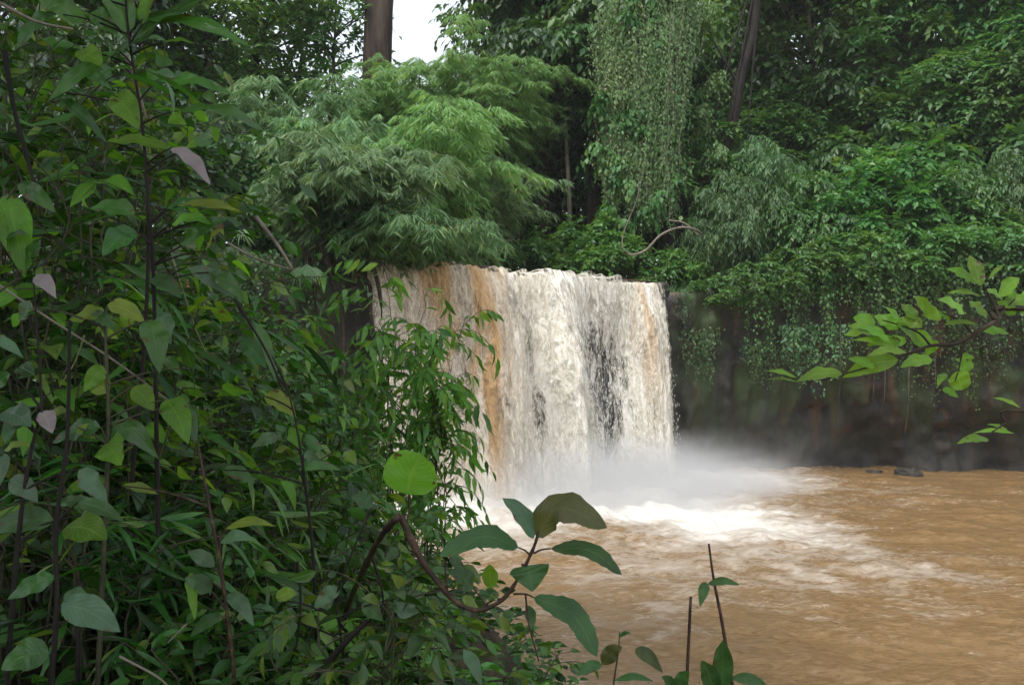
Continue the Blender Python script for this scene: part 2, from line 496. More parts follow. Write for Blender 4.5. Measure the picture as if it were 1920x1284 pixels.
def pool_mat():
    m, n, l, p, out = new_mat("muddy_river_water")
    tc = n.new("ShaderNodeTexCoord")
    at_ = n.new("ShaderNodeAttribute"); at_.attribute_name = "foam"

    def nz(scale, stretch, det=6, dist=0.0, rot=0.0):
        mp = n.new("ShaderNodeMapping"); mp.inputs["Scale"].default_value = stretch; mp.inputs["Rotation"].default_value = (0, 0, rot)
        l.new(tc.outputs["Object"], mp.inputs[0])
        t = n.new("ShaderNodeTexNoise"); t.inputs["Scale"].default_value = scale; t.inputs["Detail"].default_value = det; t.inputs["Roughness"].default_value = .65; t.inputs["Distortion"].default_value = dist
        l.new(mp.outputs[0], t.inputs["Vector"])
        return t.outputs[0]
    a = nz(1.0, (1.1, 1.7, 1), 9, 1.6, R(-18))
    b = nz(3.2, (1.0, 2.2, 1), 7, 1.6, R(-12))
    s = n.new("ShaderNodeMath"); s.operation = 'MULTIPLY_ADD'; l.new(a, s.inputs[0]); s.inputs[1].default_value = .55
    k = n.new("ShaderNodeMath"); k.operation = 'MULTIPLY'; l.new(b, k.inputs[0]); k.inputs[1].default_value = .45
    l.new(k.outputs[0], s.inputs[2])
    ad = n.new("ShaderNodeMath"); ad.operation = 'MULTIPLY_ADD'; l.new(at_.outputs["Fac"], ad.inputs[0]); ad.inputs[1].default_value = .55; l.new(s.outputs[0], ad.inputs[2])
    mr = n.new("ShaderNodeMapRange"); mr.inputs[1].default_value = .55; mr.inputs[2].default_value = 1.2; mr.interpolation_type = 'SMOOTHSTEP'
    l.new(ad.outputs[0], mr.inputs[0])
    rp = n.new("ShaderNodeValToRGB")
    rp.color_ramp.elements[0].position = .35; rp.color_ramp.elements[0].color = (.158, .092, .037, 1)
    rp.color_ramp.elements[1].position = .65; rp.color_ramp.elements[1].color = (.255, .16, .074, 1)
    l.new(b, rp.inputs[0])
    mx = n.new("ShaderNodeMix"); mx.data_type = 'RGBA'; l.new(mr.outputs[0], mx.inputs[0]); l.new(rp.outputs[0], mx.inputs[6]); mx.inputs[7].default_value = (.66, .63, .57, 1)
    l.new(mx.outputs[2], p.inputs["Base Color"])
    r2 = n.new("ShaderNodeMapRange"); l.new(mr.outputs[0], r2.inputs[0]); r2.inputs[3].default_value = .22; r2.inputs[4].default_value = .7
    l.new(r2.outputs[0], p.inputs["Roughness"])
    p.inputs["Specular IOR Level"].default_value = .4
    bp = n.new("ShaderNodeBump"); bp.inputs["Strength"].default_value = .6; bp.inputs["Distance"].default_value = .10
    l.new(s.outputs[0], bp.inputs["Height"]); l.new(bp.outputs[0], p.inputs["Normal"])
    return m


# ------------------------------------------------------------------ the lie of the land
def shore(Y):
    return np.interp(Y, [-40, 0, 2, 6, 10, 15, 20, 24, 26], [3, 2.2, 2.0, 1.4, .1, -2.0, -3.4, -4.2, -4.6])


CLIFF = np.array([(-40, 12), (-24, 17), (-14, 20.5), (-9, 23.0), (-6.2, 24.3), (-4.6, 25.6), (-2, 27.2), (1, 28.8), (4, 30.2), (6.2, 31.1), (10, 31.6), (15, 31.2), (20, 30.2), (26, 27), (34, 22), (46, 14)], float)


def cliffY(X):
    return np.interp(X, CLIFF[:, 0], CLIFF[:, 1])


LIPZ = 6.9


def plateau(X, Y):
    d = np.maximum(0, Y - cliffY(X))
    side = np.clip((np.abs(X - 0.5 - .05 * d) - 5.5) / 6.0, 0, 1)
    z = 6.55 + side * (0.5 + 0.22 * np.minimum(d, 22) * np.clip((X + 6) / 10, .15, 1)) + np.clip(d - 10, 0, 30) * .06
    z = np.where(X < -4, z + .25 * np.clip(-4 - X, 0, 12) * .5, z)
    return z + .35 * fbm(X * .25, Y * .25, 0, 3) * side


def bank(X, Y):
    s = shore(Y) - X
    z = np.where(s > 0, 2.1 * (1 - np.exp(-np.maximum(s, 0) / 1.1)) + .22 * np.maximum(s, 0), np.maximum(-1.2, s * 1.2))
    return z + np.where(s > 0, .14 * fbm(X * .8, Y * .8, 0, 5), 0)


def ground_z(X, Y):
    X, Y = np.asarray(X, float), np.asarray(Y, float)
    up = np.clip((Y - cliffY(X) - 2.3) / .5, 0, 1)
    return bank(X, Y) * (1 - up) + plateau(X, Y) * up


def grid_faces(nu, nv):
    i, j = np.meshgrid(np.arange(nu - 1), np.arange(nv - 1), indexing='ij')
    return np.stack([i * nv + j, (i + 1) * nv + j, (i + 1) * nv + j + 1, i * nv + j + 1], -1).reshape(-1, 4)


xs = np.unique(np.concatenate([np.linspace(-400, -45, 20), np.arange(-45, 45, .4), np.linspace(45, 400, 20)]))
ys = np.unique(np.concatenate([np.linspace(-300, -12, 14), np.arange(-12, 60, .4), np.linspace(60, 700, 30)]))
GX, GY = np.meshgrid(xs, ys, indexing='ij')
GZ = ground_z(GX, np.minimum(GY, 110))
ground = link("ground", mesh_np("ground", np.stack([GX, GY, GZ], -1).reshape(-1, 3), grid_faces(len(xs), len(ys))), M_soil)
tag(ground, kind="structure")

# cliff face
cu = poly(np.c_[CLIFF, np.zeros(len(CLIFF))], 420)[:, :2]
keep = (cu[:, 0] > -38) & (cu[:, 0] < 44)
cu = cu[keep]
tn = unit(np.gradient(cu, axis=0))
nrm = np.c_[tn[:, 1], -tn[:, 0]]          # towards the pool
vz = np.concatenate([np.linspace(-1.2, 6.4, 56), [6.55, 6.62, 6.66, 6.6]])
vo = np.concatenate([np.linspace(0, 1, 56), [1, 1, 1, 1]])
CU, VZ = np.meshgrid(np.arange(len(cu)), vz, indexing='ij')
px_, py_ = cu[CU, 0], cu[CU, 1]
und = np.interp(VZ, [-1.2, 0, 1.5, 3.5, 5.2, 6.4, 6.6], [-.7, -1.0, -1.2, -.8, -.15, .25, .1])
wet = np.exp(-((px_ - .7) / 4.6) ** 4)
und = und * (1 - .75 * wet)
rel = .75 * fbm(px_ * .45, py_ * .45, VZ * .35, 11, 5) + .35 * np.abs(fbm(px_ * 1.5, VZ * 1.1, py_, 12, 4))
# ledges and boulders behind the falls
rel = rel + wet * .5 * vnoise(px_ * .7, VZ * .8, 0, 21)
back = np.zeros_like(VZ)
back[:, -3] = -.9; back[:, -2] = -2.4; back[:, -1] = -3.4
off = und + rel * np.clip((6.7 - VZ) / .8, 0.25, 1) + back
top_lift = np.where(VZ > 6.5, plateau(px_, py_ + 1.5) - 6.55, 0) + np.clip(VZ - 5, 0, 1.6) / 1.6 * 0
CV = np.stack([px_ + nrm[CU, 0] * off, py_ + nrm[CU, 1] * off, VZ + top_lift], -1)
high = np.clip((VZ - .4) / 3.0, 0, 1) * (1 - wet)
cliff = link("cliff", mesh_np("cliff", CV.reshape(-1, 3), grid_faces(len(cu), len(vz)), attrs={"high": high.ravel(), "wet": wet.ravel()}), cliff_mat())
tag(cliff, "dark wet rock wall around the plunge pool, rusty and mossy near its top", None, None, "structure")

# ------------------------------------------------------------------ pool and foam
px1 = np.concatenate([np.arange(-9, 14, .075), np.arange(14, 46, .3)])
py1 = np.concatenate([np.arange(-30, 6, .5), np.arange(6, 33, .075)])
PX, PY = np.meshgrid(px1, py1, indexing='ij')
A2, B2 = np.array([-3.9, 24.4]), np.array([6.0, 29.5])


def segdist(X, Y, a, b):
    ab = b - a
    t = np.clip(((X - a[0]) * ab[0] + (Y - a[1]) * ab[1]) / (ab @ ab), 0, 1)
    return np.hypot(X - a[0] - t * ab[0], Y - a[1] - t * ab[1]), t


d1, t1 = segdist(PX, PY, A2, B2)
# the tongue of foam carried off by the current
T_ = [np.array(v) for v in [(1.0, 24.5), (3.4, 24.6), (5.4, 22.6), (6.6, 20.2), (7.3, 18.2), (7.9, 16.6), (8.9, 15.2)]]
dT = np.full_like(PX, 99.)
tT = np.zeros_like(PX)
for i in range(len(T_) - 1):
    d, t = segdist(PX, PY, T_[i], T_[i + 1])
    better = d < dT
    dT = np.where(better, d, dT); tT = np.where(better, i + t, tT)
wid = np.interp(tT, [0, 1, 2, 3, 4, 5, 6], [3.0, 3.4, 3.0, 2.3, 1.3, 1.2, 1.0])
strg = np.interp(tT, [0, 1, 2, 3, 4, 5, 6], [1, 1, .85, .52, .30, .18, .10])
tongue = strg * np.exp(-(dT / wid) ** 2)
near = .95 * np.exp(-(d1 / 2.4) ** 2) + .5 * np.exp(-(d1 / 6.0) ** 2)
# in front of the tongue the surface is churned and streaked all the way to the near bank
churn = .40 * np.exp(-(np.maximum(0, (PX - 4.0 - (24 - PY) * .15)) / 2.5) ** 2) * np.clip((PY - 11) / 8, 0.15, 1) * (PX < 9)
patch = .16 * fbm(PX * .4, PY * .3, 0, 41, 4) + .14 * fbm(PX * 1.3 + PY * .4, PY * 1.5, 0, 43, 4)
foam = np.clip(np.maximum(near, tongue) + churn + patch, 0, 1.3)
turb = np.clip(.25 + 1.0 * np.exp(-(d1 / 4) ** 2) + .5 * tongue + churn, 0, 1.5)
PZ = turb * (.12 * fbm(PX * .9, PY * .7, 0, 31, 5, .55) + .05 * fbm(PX * 2.2 + PY, PY * 1.6, 0, 33, 3)) + .045 * fbm(PX * .7 + PY * .3, PY * 1.1, 0, 35, 4)
PZ += .16 * np.exp(-(d1 / 1.3) ** 2) * (1 + .5 * fbm(PX * 1.4, PY * 1.4, 0, 37, 3))
pool = link("water", mesh_np("water", np.stack([PX, PY, PZ], -1).reshape(-1, 3), grid_faces(len(px1), len(py1)), attrs={"foam": foam.ravel()}), pool_mat())
tag(pool, "muddy brown plunge pool streaked with white foam", None, None, "structure")

# river above the lip
LA, LB = np.array([-4.35, 25.45]), np.array([5.3, 30.4])
ldir = unit(LB - LA)
lout = np.array([ldir[1], -ldir[0]])
LW = float(np.linalg.norm(LB - LA))
uu = np.linspace(0, 1, 60); bb = np.linspace(.1, 30, 60)
UU, BB = np.meshgrid(uu, bb, indexing='ij')
RX = LA[0] + ldir[0] * LW * UU - lout[0] * BB * .8; RY = LA[1] + ldir[1] * LW * UU - lout[1] * BB
RZ = LIPZ + .03 * fbm(RX, RY, 0, 51, 3) + BB * .012
river = link("upper_river", mesh_np("upper_river", np.stack([RX, RY, RZ], -1).reshape(-1, 3), grid_faces(60, 60)[:, ::-1], attrs={"foam": np.full(RX.size, .45)}), pool.data.materials[0])
tag(river, kind="structure")


# ------------------------------------------------------------------ the falls
def bump2(u, v, u0, v0, su, sv):
    return np.exp(-((u - u0) / su) ** 2 - ((v - v0) / sv) ** 2)


def lip_pt(u):
    bow = .35 * np.sin(math.pi * u)[..., None] * lout + (.16 * vnoise(u * 9, 0, 0, 61))[..., None] * lout
    return LA + (LB - LA) * u[..., None] + bow


def fall_sheet(k, lift, cover, seed):
    nu, nv = 300, 190
    u = np.linspace(0, 1, nu)
    s = np.concatenate([np.linspace(-1.0, 0, 14, endpoint=False), np.linspace(0, 1, nv - 14) ** 1.25])
    U, S = np.meshgrid(u, s, indexing='ij')
    P = lip_pt(U)
    v = np.clip(S, 0, 1)
    vel = 1.15 + .35 * vnoise(U * 5, 0, 0, 62) + .18 * vnoise(U * 17, 0, 0, 63)
    vel = vel + .5 * np.exp(-((U - .33) / .1) ** 2)          # the cascade over ledges leans out more
    vel = vel * (1 - .5 * U ** 4)
    out = np.sqrt(v + .015) * vel * 1.0 + lift
    ridge = .11 * fbm(U * 26, S * 1.3, seed, 64 + k, 4) + .025 * fbm(U * 60, S * 7, seed, 67 + k, 3)
    cols = sum(a * np.exp(-((U - u0 - .03 * v) / w_) ** 2) for u0, w_, a in [(.05, .05, .25), (.36, .07, .35), (.56, .055, .4), (.90, .06, .45), (.27, .04, .25)])
    cols = cols - .35 * np.exp(-((U - .765) / .07) ** 2) - .25 * np.exp(-((U - .47) / .03) ** 2)
    out = out + (ridge * 1.3 + cols) * np.clip(v * 3 + .05, 0, 1)
    out = np.where(S < 0, S * 1.2 + lift * .4, out)
    edge = .16 * fbm(S * 5, k, 0, 69, 3)
    ux = (U - .5) * np.clip(v * .8, 0, 1) * .0 + edge * (np.abs(U - .5) * 2) ** 8
    X = P[..., 0] + lout[0] * out + ldir[0] * ux
    Y = P[..., 1] + lout[1] * out + ldir[1] * ux
    roll = np.sqrt(np.clip(v, 0, 1))
    Z = LIPZ - .38 * U + .05 + lift * .3 + .09 * fbm(U * 38, S * 3, k, 72, 3) * np.clip(1.2 - v * 2, 0, 1) + .08 * vnoise(U * 14, S * 2, k, 70) + .12 * vnoise(U * 7, 0, 0, 71) - v * (LIPZ + .3)
    th = np.full_like(U, .52) + .12 * np.clip(.25 - v, 0, .25) / .25 + .16 * np.clip(v - .72, 0, .3) / .3
    for u0, v0, su, sv, a in [(.755, .50, .10, .36, .25), (.785, .62, .055, .14, .12), (.69, .35, .05, .25, .16), (.457, .36, .03, .2, .26), (.485, .62, .025, .18, .24), (.23, .5, .03, .3, .25), (.60, .55, .02, .25, .12),
                              (.13, .62, .05, .3, .3), (.985, .2, .02, .3, .25), (.40, .12, .03, .1, .2), (.62, .3, .06, .2, .07), (.545, .85, .03, .2, .08), (.72, .85, .07, .1, .12)]:
        th = th - a * bump2(U, v, u0, v0, su, sv)
    for u0, su, a in [(.56, .05, .13), (.90, .05, .15), (.36, .07, .1), (.04, .04, .06)]:
        th = th + a * np.exp(-((U - u0 - .03 * v) / su) ** 2)
    th = th - np.clip((np.abs(U - .5) * 2 - .965) / .035, 0, 1) * .35
    mud = .66 * bump2(U, v, .275, .25, .11, .6) * (1 - .4 * v) + .6 * bump2(U, v, .17, .02, .06, .14) + .5 * bump2(U, v, .865 + .03 * v, .18, .03, .24) \
        + .35 * bump2(U, v, .30, .75, .05, .4) + .15 * np.exp(-((U - .93) / .05) ** 2)
    mud = np.clip(mud * np.clip(.55 + 1.1 * vnoise(U * 60 + 1.5 * vnoise(v * 4, U * 3, 0, 74), v * 2.5, 0, 73), .25, 1.3) + .34 * np.clip(.62 - U, 0, 1) + .08, 0, .9)
    W = np.stack([U * LW + .30 * fbm(U * 7, v * 2.2, k, 75, 3) * np.clip(v * 3, 0, 1), v * 7.0 + .4 * fbm(U * 9, v * 3, k, 76, 3), th], -1)
    return mesh_np("falling_water", np.stack([X, Y, Z], -1).reshape(-1, 3), grid_faces(nu, nv), attrs={"w": W.reshape(-1, 3), "mud": mud.ravel()}), fall_mat(seed, cover)


fall = empty("waterfall", (*((LA + LB) / 2), 0), "wide curtain of white and muddy tan water dropping over the rock wall into the pool", "waterfall")
fall["kind"] = "structure"
for k, (lift, cover, seed) in enumerate([(.0, .36, 1.3), (.16, .26, 7.7), (.32, .20, 15.1), (.46, .15, 23.9)]):
    me, mt = fall_sheet(k, lift, cover, seed)
    link("water_sheet", me, mt, fall)
# thrown drops in front of the sheets and along the ragged edge
nd = 9000
u = rng.random(nd) * .965 + .01; v = rng.random(nd) ** .6
Pp = lip_pt(u)
out = np.sqrt(v) * 1.35 * (1 - .5 * u ** 4) + .2 + np.abs(rng.normal(0, .22, nd)) * (v + .2)
lat = (u - .5) * v * .5 + rng.normal(0, .05, nd) * v
DP = np.stack([Pp[:, 0] + lout[0] * out + ldir[0] * lat, Pp[:, 1] + lout[1] * out + ldir[1] * lat, LIPZ * (1 - v) + .1 + rng.normal(0, .1, nd)], -1)
dl = Leaves()
dl.add(DP, np.c_[rng.normal(0, .12, nd), rng.normal(0, .12, nd), -np.ones(nd)], rng.normal(0, 1, (nd, 3)), rng.uniform(.04, .16, nd), rng.uniform(.006, .02, nd), 'far', 0, 1.2)
M_drop, n_, l_, p_, o_ = new_mat("foam_drop")
p_.inputs["Base Color"].default_value = (.84, .81, .74, 1); p_.inputs["Roughness"].default_value = .5
link("thrown_spray", dl.mesh("thrown_spray"), M_drop, fall)


# wet rocks breaking the lip
import bmesh
for u0, sz, lb in [(.335, .34, "dark wet rock breaking the lip beside the orange water"), (.12, .28, "dark wet rock on the lip near its left end"), (.635, .25, "small dark wet rock in the middle of the lip"), (.985, .38, "dark wet rock closing the right end of the lip")]:
    bm = bmesh.new(); bmesh.ops.create_icosphere(bm, subdivisions=4, radius=1.0)
    me = bpy.data.meshes.new("lip_rock"); bm.to_mesh(me); bm.free()
    co = np.empty(len(me.vertices) * 3); me.vertices.foreach_get("co", co); co = co.reshape(-1, 3)
    co *= (1 + .3 * fbm(co[:, 0] * 1.3 + u0 * 40, co[:, 1] * 1.3, co[:, 2] * 1.3, 110, 4))[:, None]
    co *= np.array([1.1, .8, .75]) * sz
    me.vertices.foreach_set("co", co.ravel()); me.update()
    p0 = lip_pt(np.array([u0]))[0]
    o = link("lip_rock", me, cliff.data.materials[0]); o.location = (p0[0] + lout[0] * .12, p0[1] + lout[1] * .12, LIPZ - .38 * u0 + .02)
    tag(o, lb, "rock", "wet rocks on the lip of the falls")

# two stones at the foot of the wall
for x0, dy, sz, lb in [(13.0, .8, .2, "low wet stone at the waterline left of its taller neighbour, under the dangling roots"), (14.2, .8, .3, "taller wet stone at the waterline under the dangling roots")]:
    bm = bmesh.new(); bmesh.ops.create_icosphere(bm, subdivisions=4, radius=1.0)
    me = bpy.data.meshes.new("shore_rock"); bm.to_mesh(me); bm.free()
    co = np.empty(len(me.vertices) * 3); me.vertices.foreach_get("co", co); co = co.reshape(-1, 3)
    co *= (1 + .32 * fbm(co[:, 0] * 1.2 + x0 * 9, co[:, 1] * 1.2, co[:, 2] * 1.2, 120, 4))[:, None]
    co *= np.array([1.5, 1.0, .75]) * sz
    me.vertices.foreach_set("co", co.ravel()); me.update()
    o = link("shore_rock", me, cliff.data.materials[0]); o.location = (x0, float(cliffY(x0)) - dy + .2, .02)
    tag(o, lb, "rock", "stones at the foot of the rock wall")

# mist rising from the foot of the falls
def mist(name, loc, size, dens, label):
    import bmesh
    bm = bmesh.new()
    bmesh.ops.create_icosphere(bm, subdivisions=4, radius=1.0)
    me = bpy.data.meshes.new(name)
    bm.to_mesh(me); bm.free()
    m = bpy.data.materials.new("water_mist"); m.use_nodes = True
    n, l = m.node_tree.nodes, m.node_tree.links
    n.remove(n["Principled BSDF"])
    pv = n.new("ShaderNodeVolumePrincipled")
    pv.inputs["Color"].default_value = (.96, .96, .96, 1)
    pv.inputs["Anisotropy"].default_value = .2
    tc = n.new("ShaderNodeTexCoord")
    ln = n.new("ShaderNodeVectorMath"); ln.operation = 'LENGTH'
    l.new(tc.outputs["Object"], ln.inputs[0])
    mr = n.new("ShaderNodeMapRange"); mr.interpolation_type = 'SMOOTHERSTEP'
    mr.inputs[1].default_value = 1.0; mr.inputs[2].default_value = 0.05; mr.inputs[3].default_value = 0; mr.inputs[4].default_value = 1
    l.new(ln.outputs["Value"], mr.inputs[0])
    nz = n.new("ShaderNodeTexNoise"); nz.inputs["Scale"].default_value = 2.6; nz.inputs["Detail"].default_value = 4
    l.new(tc.outputs["Object"], nz.inputs["Vector"])
    mr2 = n.new("ShaderNodeMapRange"); mr2.inputs[1].default_value = .3; mr2.inputs[2].default_value = .7; mr2.inputs[3].default_value = .3; mr2.inputs[4].default_value = 1.7
    l.new(nz.outputs[0], mr2.inputs[0])
    k = n.new("ShaderNodeMath"); k.operation = 'MULTIPLY'; l.new(mr.outputs[0], k.inputs[0]); l.new(mr2.outputs[0], k.inputs[1])
    k2 = n.new("ShaderNodeMath"); k2.operation = 'MULTIPLY'; l.new(k.outputs[0], k2.inputs[0]); k2.inputs[1].default_value = dens
    l.new(k2.outputs[0], pv.inputs["Density"])
    l.new(pv.outputs[0], n["Material Output"].inputs["Volume"])
    o = link(name, me, m)
    o.location = loc; o.scale = size
    o.rotation_euler = (0, 0, math.atan2(ldir[1], ldir[0]))
    return tag(o, label, None, None, "stuff")


mist("mist", (3.6, 25.4, .0), (7.8, 4.4, 2.3), .85, "white spray hanging over the foot of the falls")
mist("mist", (8.0, 28.4, .8), (6.0, 2.6, 2.4), .018, "thin grey spray drifting along the rock wall")


# ------------------------------------------------------------------ plant builders
UP = np.array([0, 0, 1.0])


def rdir(n, zmin=-1, zmax=1):
    z = rng.uniform(zmin, zmax, n); a = rng.random(n) * 2 * math.pi
    r = np.sqrt(1 - z * z)
    return np.stack([r * np.cos(a), r * np.sin(a), z], -1)


def clump_leaves(lv, C, Rr, twigs, per, L, W, droop=.35, kind='far', tint0=None, hang=0.0, zlo=-.45):
    """sprays of leaves on twigs that fan out from each clump centre C (n,3) with radius Rr (n,)"""
    nC = len(C)
    n = nC * twigs
    ci = np.repeat(np.arange(nC), twigs)
    d = rdir(n, zlo, 1)
    ln = Rr[ci] * rng.uniform(.65, 1.12, n)
    st = C[ci] + rdir(n) * (Rr[ci] * .25)[:, None]
    t = np.linspace(.22, 1, per)[None] + rng.normal(0, .04, (n, per))
    dr = droop * (1 + .5 * rng.random(n))
    P = st[:, None] + d[:, None] * (ln[:, None] * t)[..., None] - UP * (dr[:, None] * ln[:, None] * t ** 2)[..., None]
    tang = d[:, None] - UP * (2 * dr[:, None] * t)[..., None]
    side = unit(np.cross(d, UP + rng.normal(0, .2, (n, 3))))[:, None] * np.where(np.arange(per) % 2, 1, -1)[None, :, None]
    D = unit(tang) * .8 + side * rng.uniform(.4, 1.0, (n, per, 1)) - UP * hang + rng.normal(0, .15, (n, per, 3))
    N = UP * .8 + d[:, None] * .45 + rng.normal(0, .35, (n, per, 3))
    ct = rng.normal(0, .16, nC) if tint0 is None else tint0
    T = np.clip(.45 + (ct[ci] if np.ndim(ct) else ct)[:, None] + rng.normal(0, .2, (n, per)) + .12 * t, 0, .95)
    T = np.where(rng.random(T.shape) < .02, 1.0, T)
    Ls = L * rng.uniform(.65, 1.25, (n, per))
    lv.add(P.reshape(-1, 3), D.reshape(-1, 3), N.reshape(-1, 3), Ls.ravel(), Ls.ravel() * W / L, kind, .18, .3, T.ravel())


def tree_parts(h, r, z0, nclump, crad, twigs, per, L, W, lean=(0, 0), trad=.25, top_bias=1.0, droop=.35, hang=0.0, kind='far'):
    """returns trunk mesh and crown mesh about the origin"""
    tb, lv = Tubes(), Leaves()
    tp = poly([np.array([0, 0, -.6]), np.array([lean[0] * .2, lean[1] * .2, h * .3]), np.array([lean[0] * .55, lean[1] * .55, h * .6]), np.array([lean[0], lean[1], h * .93])], 15)
    tp[1:-1, :2] += rng.normal(0, .05 * trad / .25, (len(tp) - 2, 2))
    tr = np.interp(np.linspace(0, 1, len(tp)), [0, .06, .5, 1], [trad * 1.6, trad, trad * .65, trad * .15])
    tb.add(tp, tr, 9)
    C = []
    while len(C) < nclump:
        q = rng.uniform(-1, 1, 3)
        rr = np.linalg.norm(q)
        if rr > 1 or rr < .35: continue
        z = z0 + (h - z0) * (q[2] * .5 + .5) ** (1 / top_bias)
        wz = np.sin(np.clip((z - z0) / (h - z0) * .85 + .12, 0, 1) * math.pi) ** .6
        c = np.array([q[0] * r * wz + lean[0] * z / h, q[1] * r * wz + lean[1] * z / h, z])
        C.append(c)
    C = np.array(C)
    Rr = crad * rng.uniform(.7, 1.3, nclump)
    for c in C:
        hz = np.clip(c[2] - rng.uniform(.3, .6) * np.hypot(*c[:2]) - .3, h * .12, h * .9)
        k = hz / h
        b = np.array([lean[0] * k, lean[1] * k, hz])
        tb.add(bez(b, (b + c) / 2 + UP * .3, c, 6), [max(.02, trad * .28), .015], 5)
    clump_leaves(lv, C, Rr, twigs, per, L, W, droop, hang=hang, kind=kind)
    return tb.mesh("trunk"), lv.mesh("crown")


PROTO = {}


def place(name, proto, px, py, Y, label, cat, mat, bark, group=None, s=1.0, rz=None, z=None):
    """a tree or bush standing under photo column px at distance Y; py only used when z is None and given"""
    X = (px - 960.0) / F * Y
    if z is None:
        z = float(plateau(X, Y) if Y > cliffY(X) + .3 else ground_z(X, Y)) if py is None else float(CAMZ + (HOR - py) / F * Y)
    rz = rng.random() * 6.28 if rz is None else rz
    root = empty(name, (X, Y, z), label, cat, group, rz, s)
    key = (proto, mat.name, bark.name)
    if key not in PROTO:
        tm, cm = [m.copy() for m in PROTO[proto]]
        tm.materials.append(bark); cm.materials.append(mat)
        PROTO[key] = (tm, cm)
    tm, cm = PROTO[key]
    bush = cat in ("bush", "fern")
    link("stem" if bush else "trunk", tm, None, root, False)
    link("foliage" if bush else "crown", cm, None, root, False)
    return root


PROTO['tallA'] = tree_parts(17, 3.6, 2.5, 46, 1.35, 34, 8, .34, .17, (.8, .3), .24)
PROTO['tallB'] = tree_parts(18, 4.2, 4.5, 44, 1.5, 34, 8, .38, .18, (-.6, .5), .28, droop=.5, hang=.4)
PROTO['tallC'] = tree_parts(15, 3.2, 1.5, 50, 1.2, 32, 8, .30, .15, (.3, -.4), .2)
PROTO['airy'] = tree_parts(15, 3.6, 5.0, 24, 1.25, 22, 7, .36, .16, (.5, .2), .2, droop=.3)
PROTO['bushA'] = tree_parts(3.6, 2.1, .2, 26, .75, 30, 7, .24, .13, (0, 0), .06)
PROTO['bushB'] = tree_parts(4.4, 2.0, .3, 30, .75, 28, 8, .26, .10, (.3, .2), .06, droop=.6, hang=.5)
PROTO['bushC'] = tree_parts(2.4, 1.9, .1, 22, .6, 28, 7, .20, .11, (0, 0), .05)
PROTO['feath'] = tree_parts(5.2, 2.2, .4, 34, .85, 34, 12, .22, .05, (.2, -.2), .06, droop=.75, hang=.55)


def bamboo_parts(nc, h, spread, L, W, nb=13, per=6, fan=6, lean=None, t0=.3):
    tb, lv = Tubes(), Leaves()
    for i in range(nc):
        a = rng.random() * 6.28
        d = np.array([math.cos(a), math.sin(a), 0])
        if lean is not None: d = unit(d * .75 + np.array([*lean, 0]))
        hh, sp = h * rng.uniform(.7, 1.08), spread * rng.uniform(.55, 1.15)
        b = np.array([*(rng.normal(0, .3, 2)), -.3])
        pts = bez(b, b + UP * hh * 1.05 + d * sp * .1, b + d * sp + UP * hh * rng.uniform(.62, .85), 16)
        tb.add(pts, [.035, .006], 5)
        for k in range(nb):
            t = t0 + (1 - t0) * (k + rng.random()) / nb
            p = pts[int(t * 15)]
            e = unit(rdir(1, -.15, .5)[0] + d * .6)
            ln = rng.uniform(.7, 1.45) * (1.25 - .5 * t)
            q = bez(p, p + e * ln * .6 + UP * .12, p + e * ln - UP * ln * rng.uniform(.25, .6), per + 1)
            tb.add(q, [.008, .003], 3)
            for s in range(1, per + 1):
                c = q[s]
                tang = unit(q[s] - q[s - 1])
                hd = unit(np.array([tang[0], tang[1], 0]) + rng.normal(0, .25, 3) * [1, 1, 0])
                lat = np.array([-hd[1], hd[0], 0])
                an = np.linspace(-1, 1, fan) + rng.normal(0, .12, fan)
                D = hd * np.cos(an * 1.1)[:, None] + lat * np.sin(an * 1.1)[:, None] - UP * (rng.uniform(.25, .75) + .15 * np.abs(an))[:, None]
                tt = np.clip(.5 + .15 * (c[2] / h - .5) + rng.normal(0, .2, fan), 0, .95)
                tt[rng.random(fan) < .03] = 1
                lv.add(c + rng.normal(0, .03, (fan, 3)), D, UP + rng.normal(0, .5, (fan, 3)), L * rng.uniform(.6, 1.2, fan), W * rng.uniform(.8, 1.2, fan), 'blade', .22, .3, tt)
    return tb.mesh("culm"), lv.mesh("foliage")


PROTO['bambA'] = bamboo_parts(20, 7.0, 3.2, .42, .045, 18, 6, 8, t0=.2)
PROTO['bambB'] = bamboo_parts(22, 13.5, 3.6, .42, .045, 27, 6, 8, t0=.22)
PROTO['bambR'] = bamboo_parts(18, 4.4, 4.3, .42, .045, 22, 6, 8, lean=(.75, -.2), t0=.25)
PROTO['bambL'] = bamboo_parts(15, 4.6, 3.2, .42, .045, 20, 6, 8, lean=(-.55, -.4), t0=.25)
PROTO['bambD'] = bamboo_parts(16, 2.2, 5.2, .42, .045, 27, 6, 8, lean=(.9, -.12), t0=.35)
PROTO['wall'] = tree_parts(10, 3.0, .4, 54, 1.1, 32, 8, .30, .15, (.2, .2), .14)


def place_bamboo(proto, px, Y, label, mat, z=None, s=1.0, rz=0.0, group="bamboo clumps above the falls"):
    X = (px - 960.0) / F * Y
    z = float(ground_z(X, Y)) if z is None else z
    root = empty("bamboo_clump", (X, Y, z), label, "bamboo", group, rz, s)
    key = (proto, mat.name)
    if key not in PROTO:
        tm, cm = [m.copy() for m in PROTO[proto]]
        tm.materials.append(M_culm); cm.materials.append(mat)
        PROTO[key] = (tm, cm)
    link("culm", PROTO[key][0], None, root, False)
    link("foliage", PROTO[key][1], None, root, False)
    return root


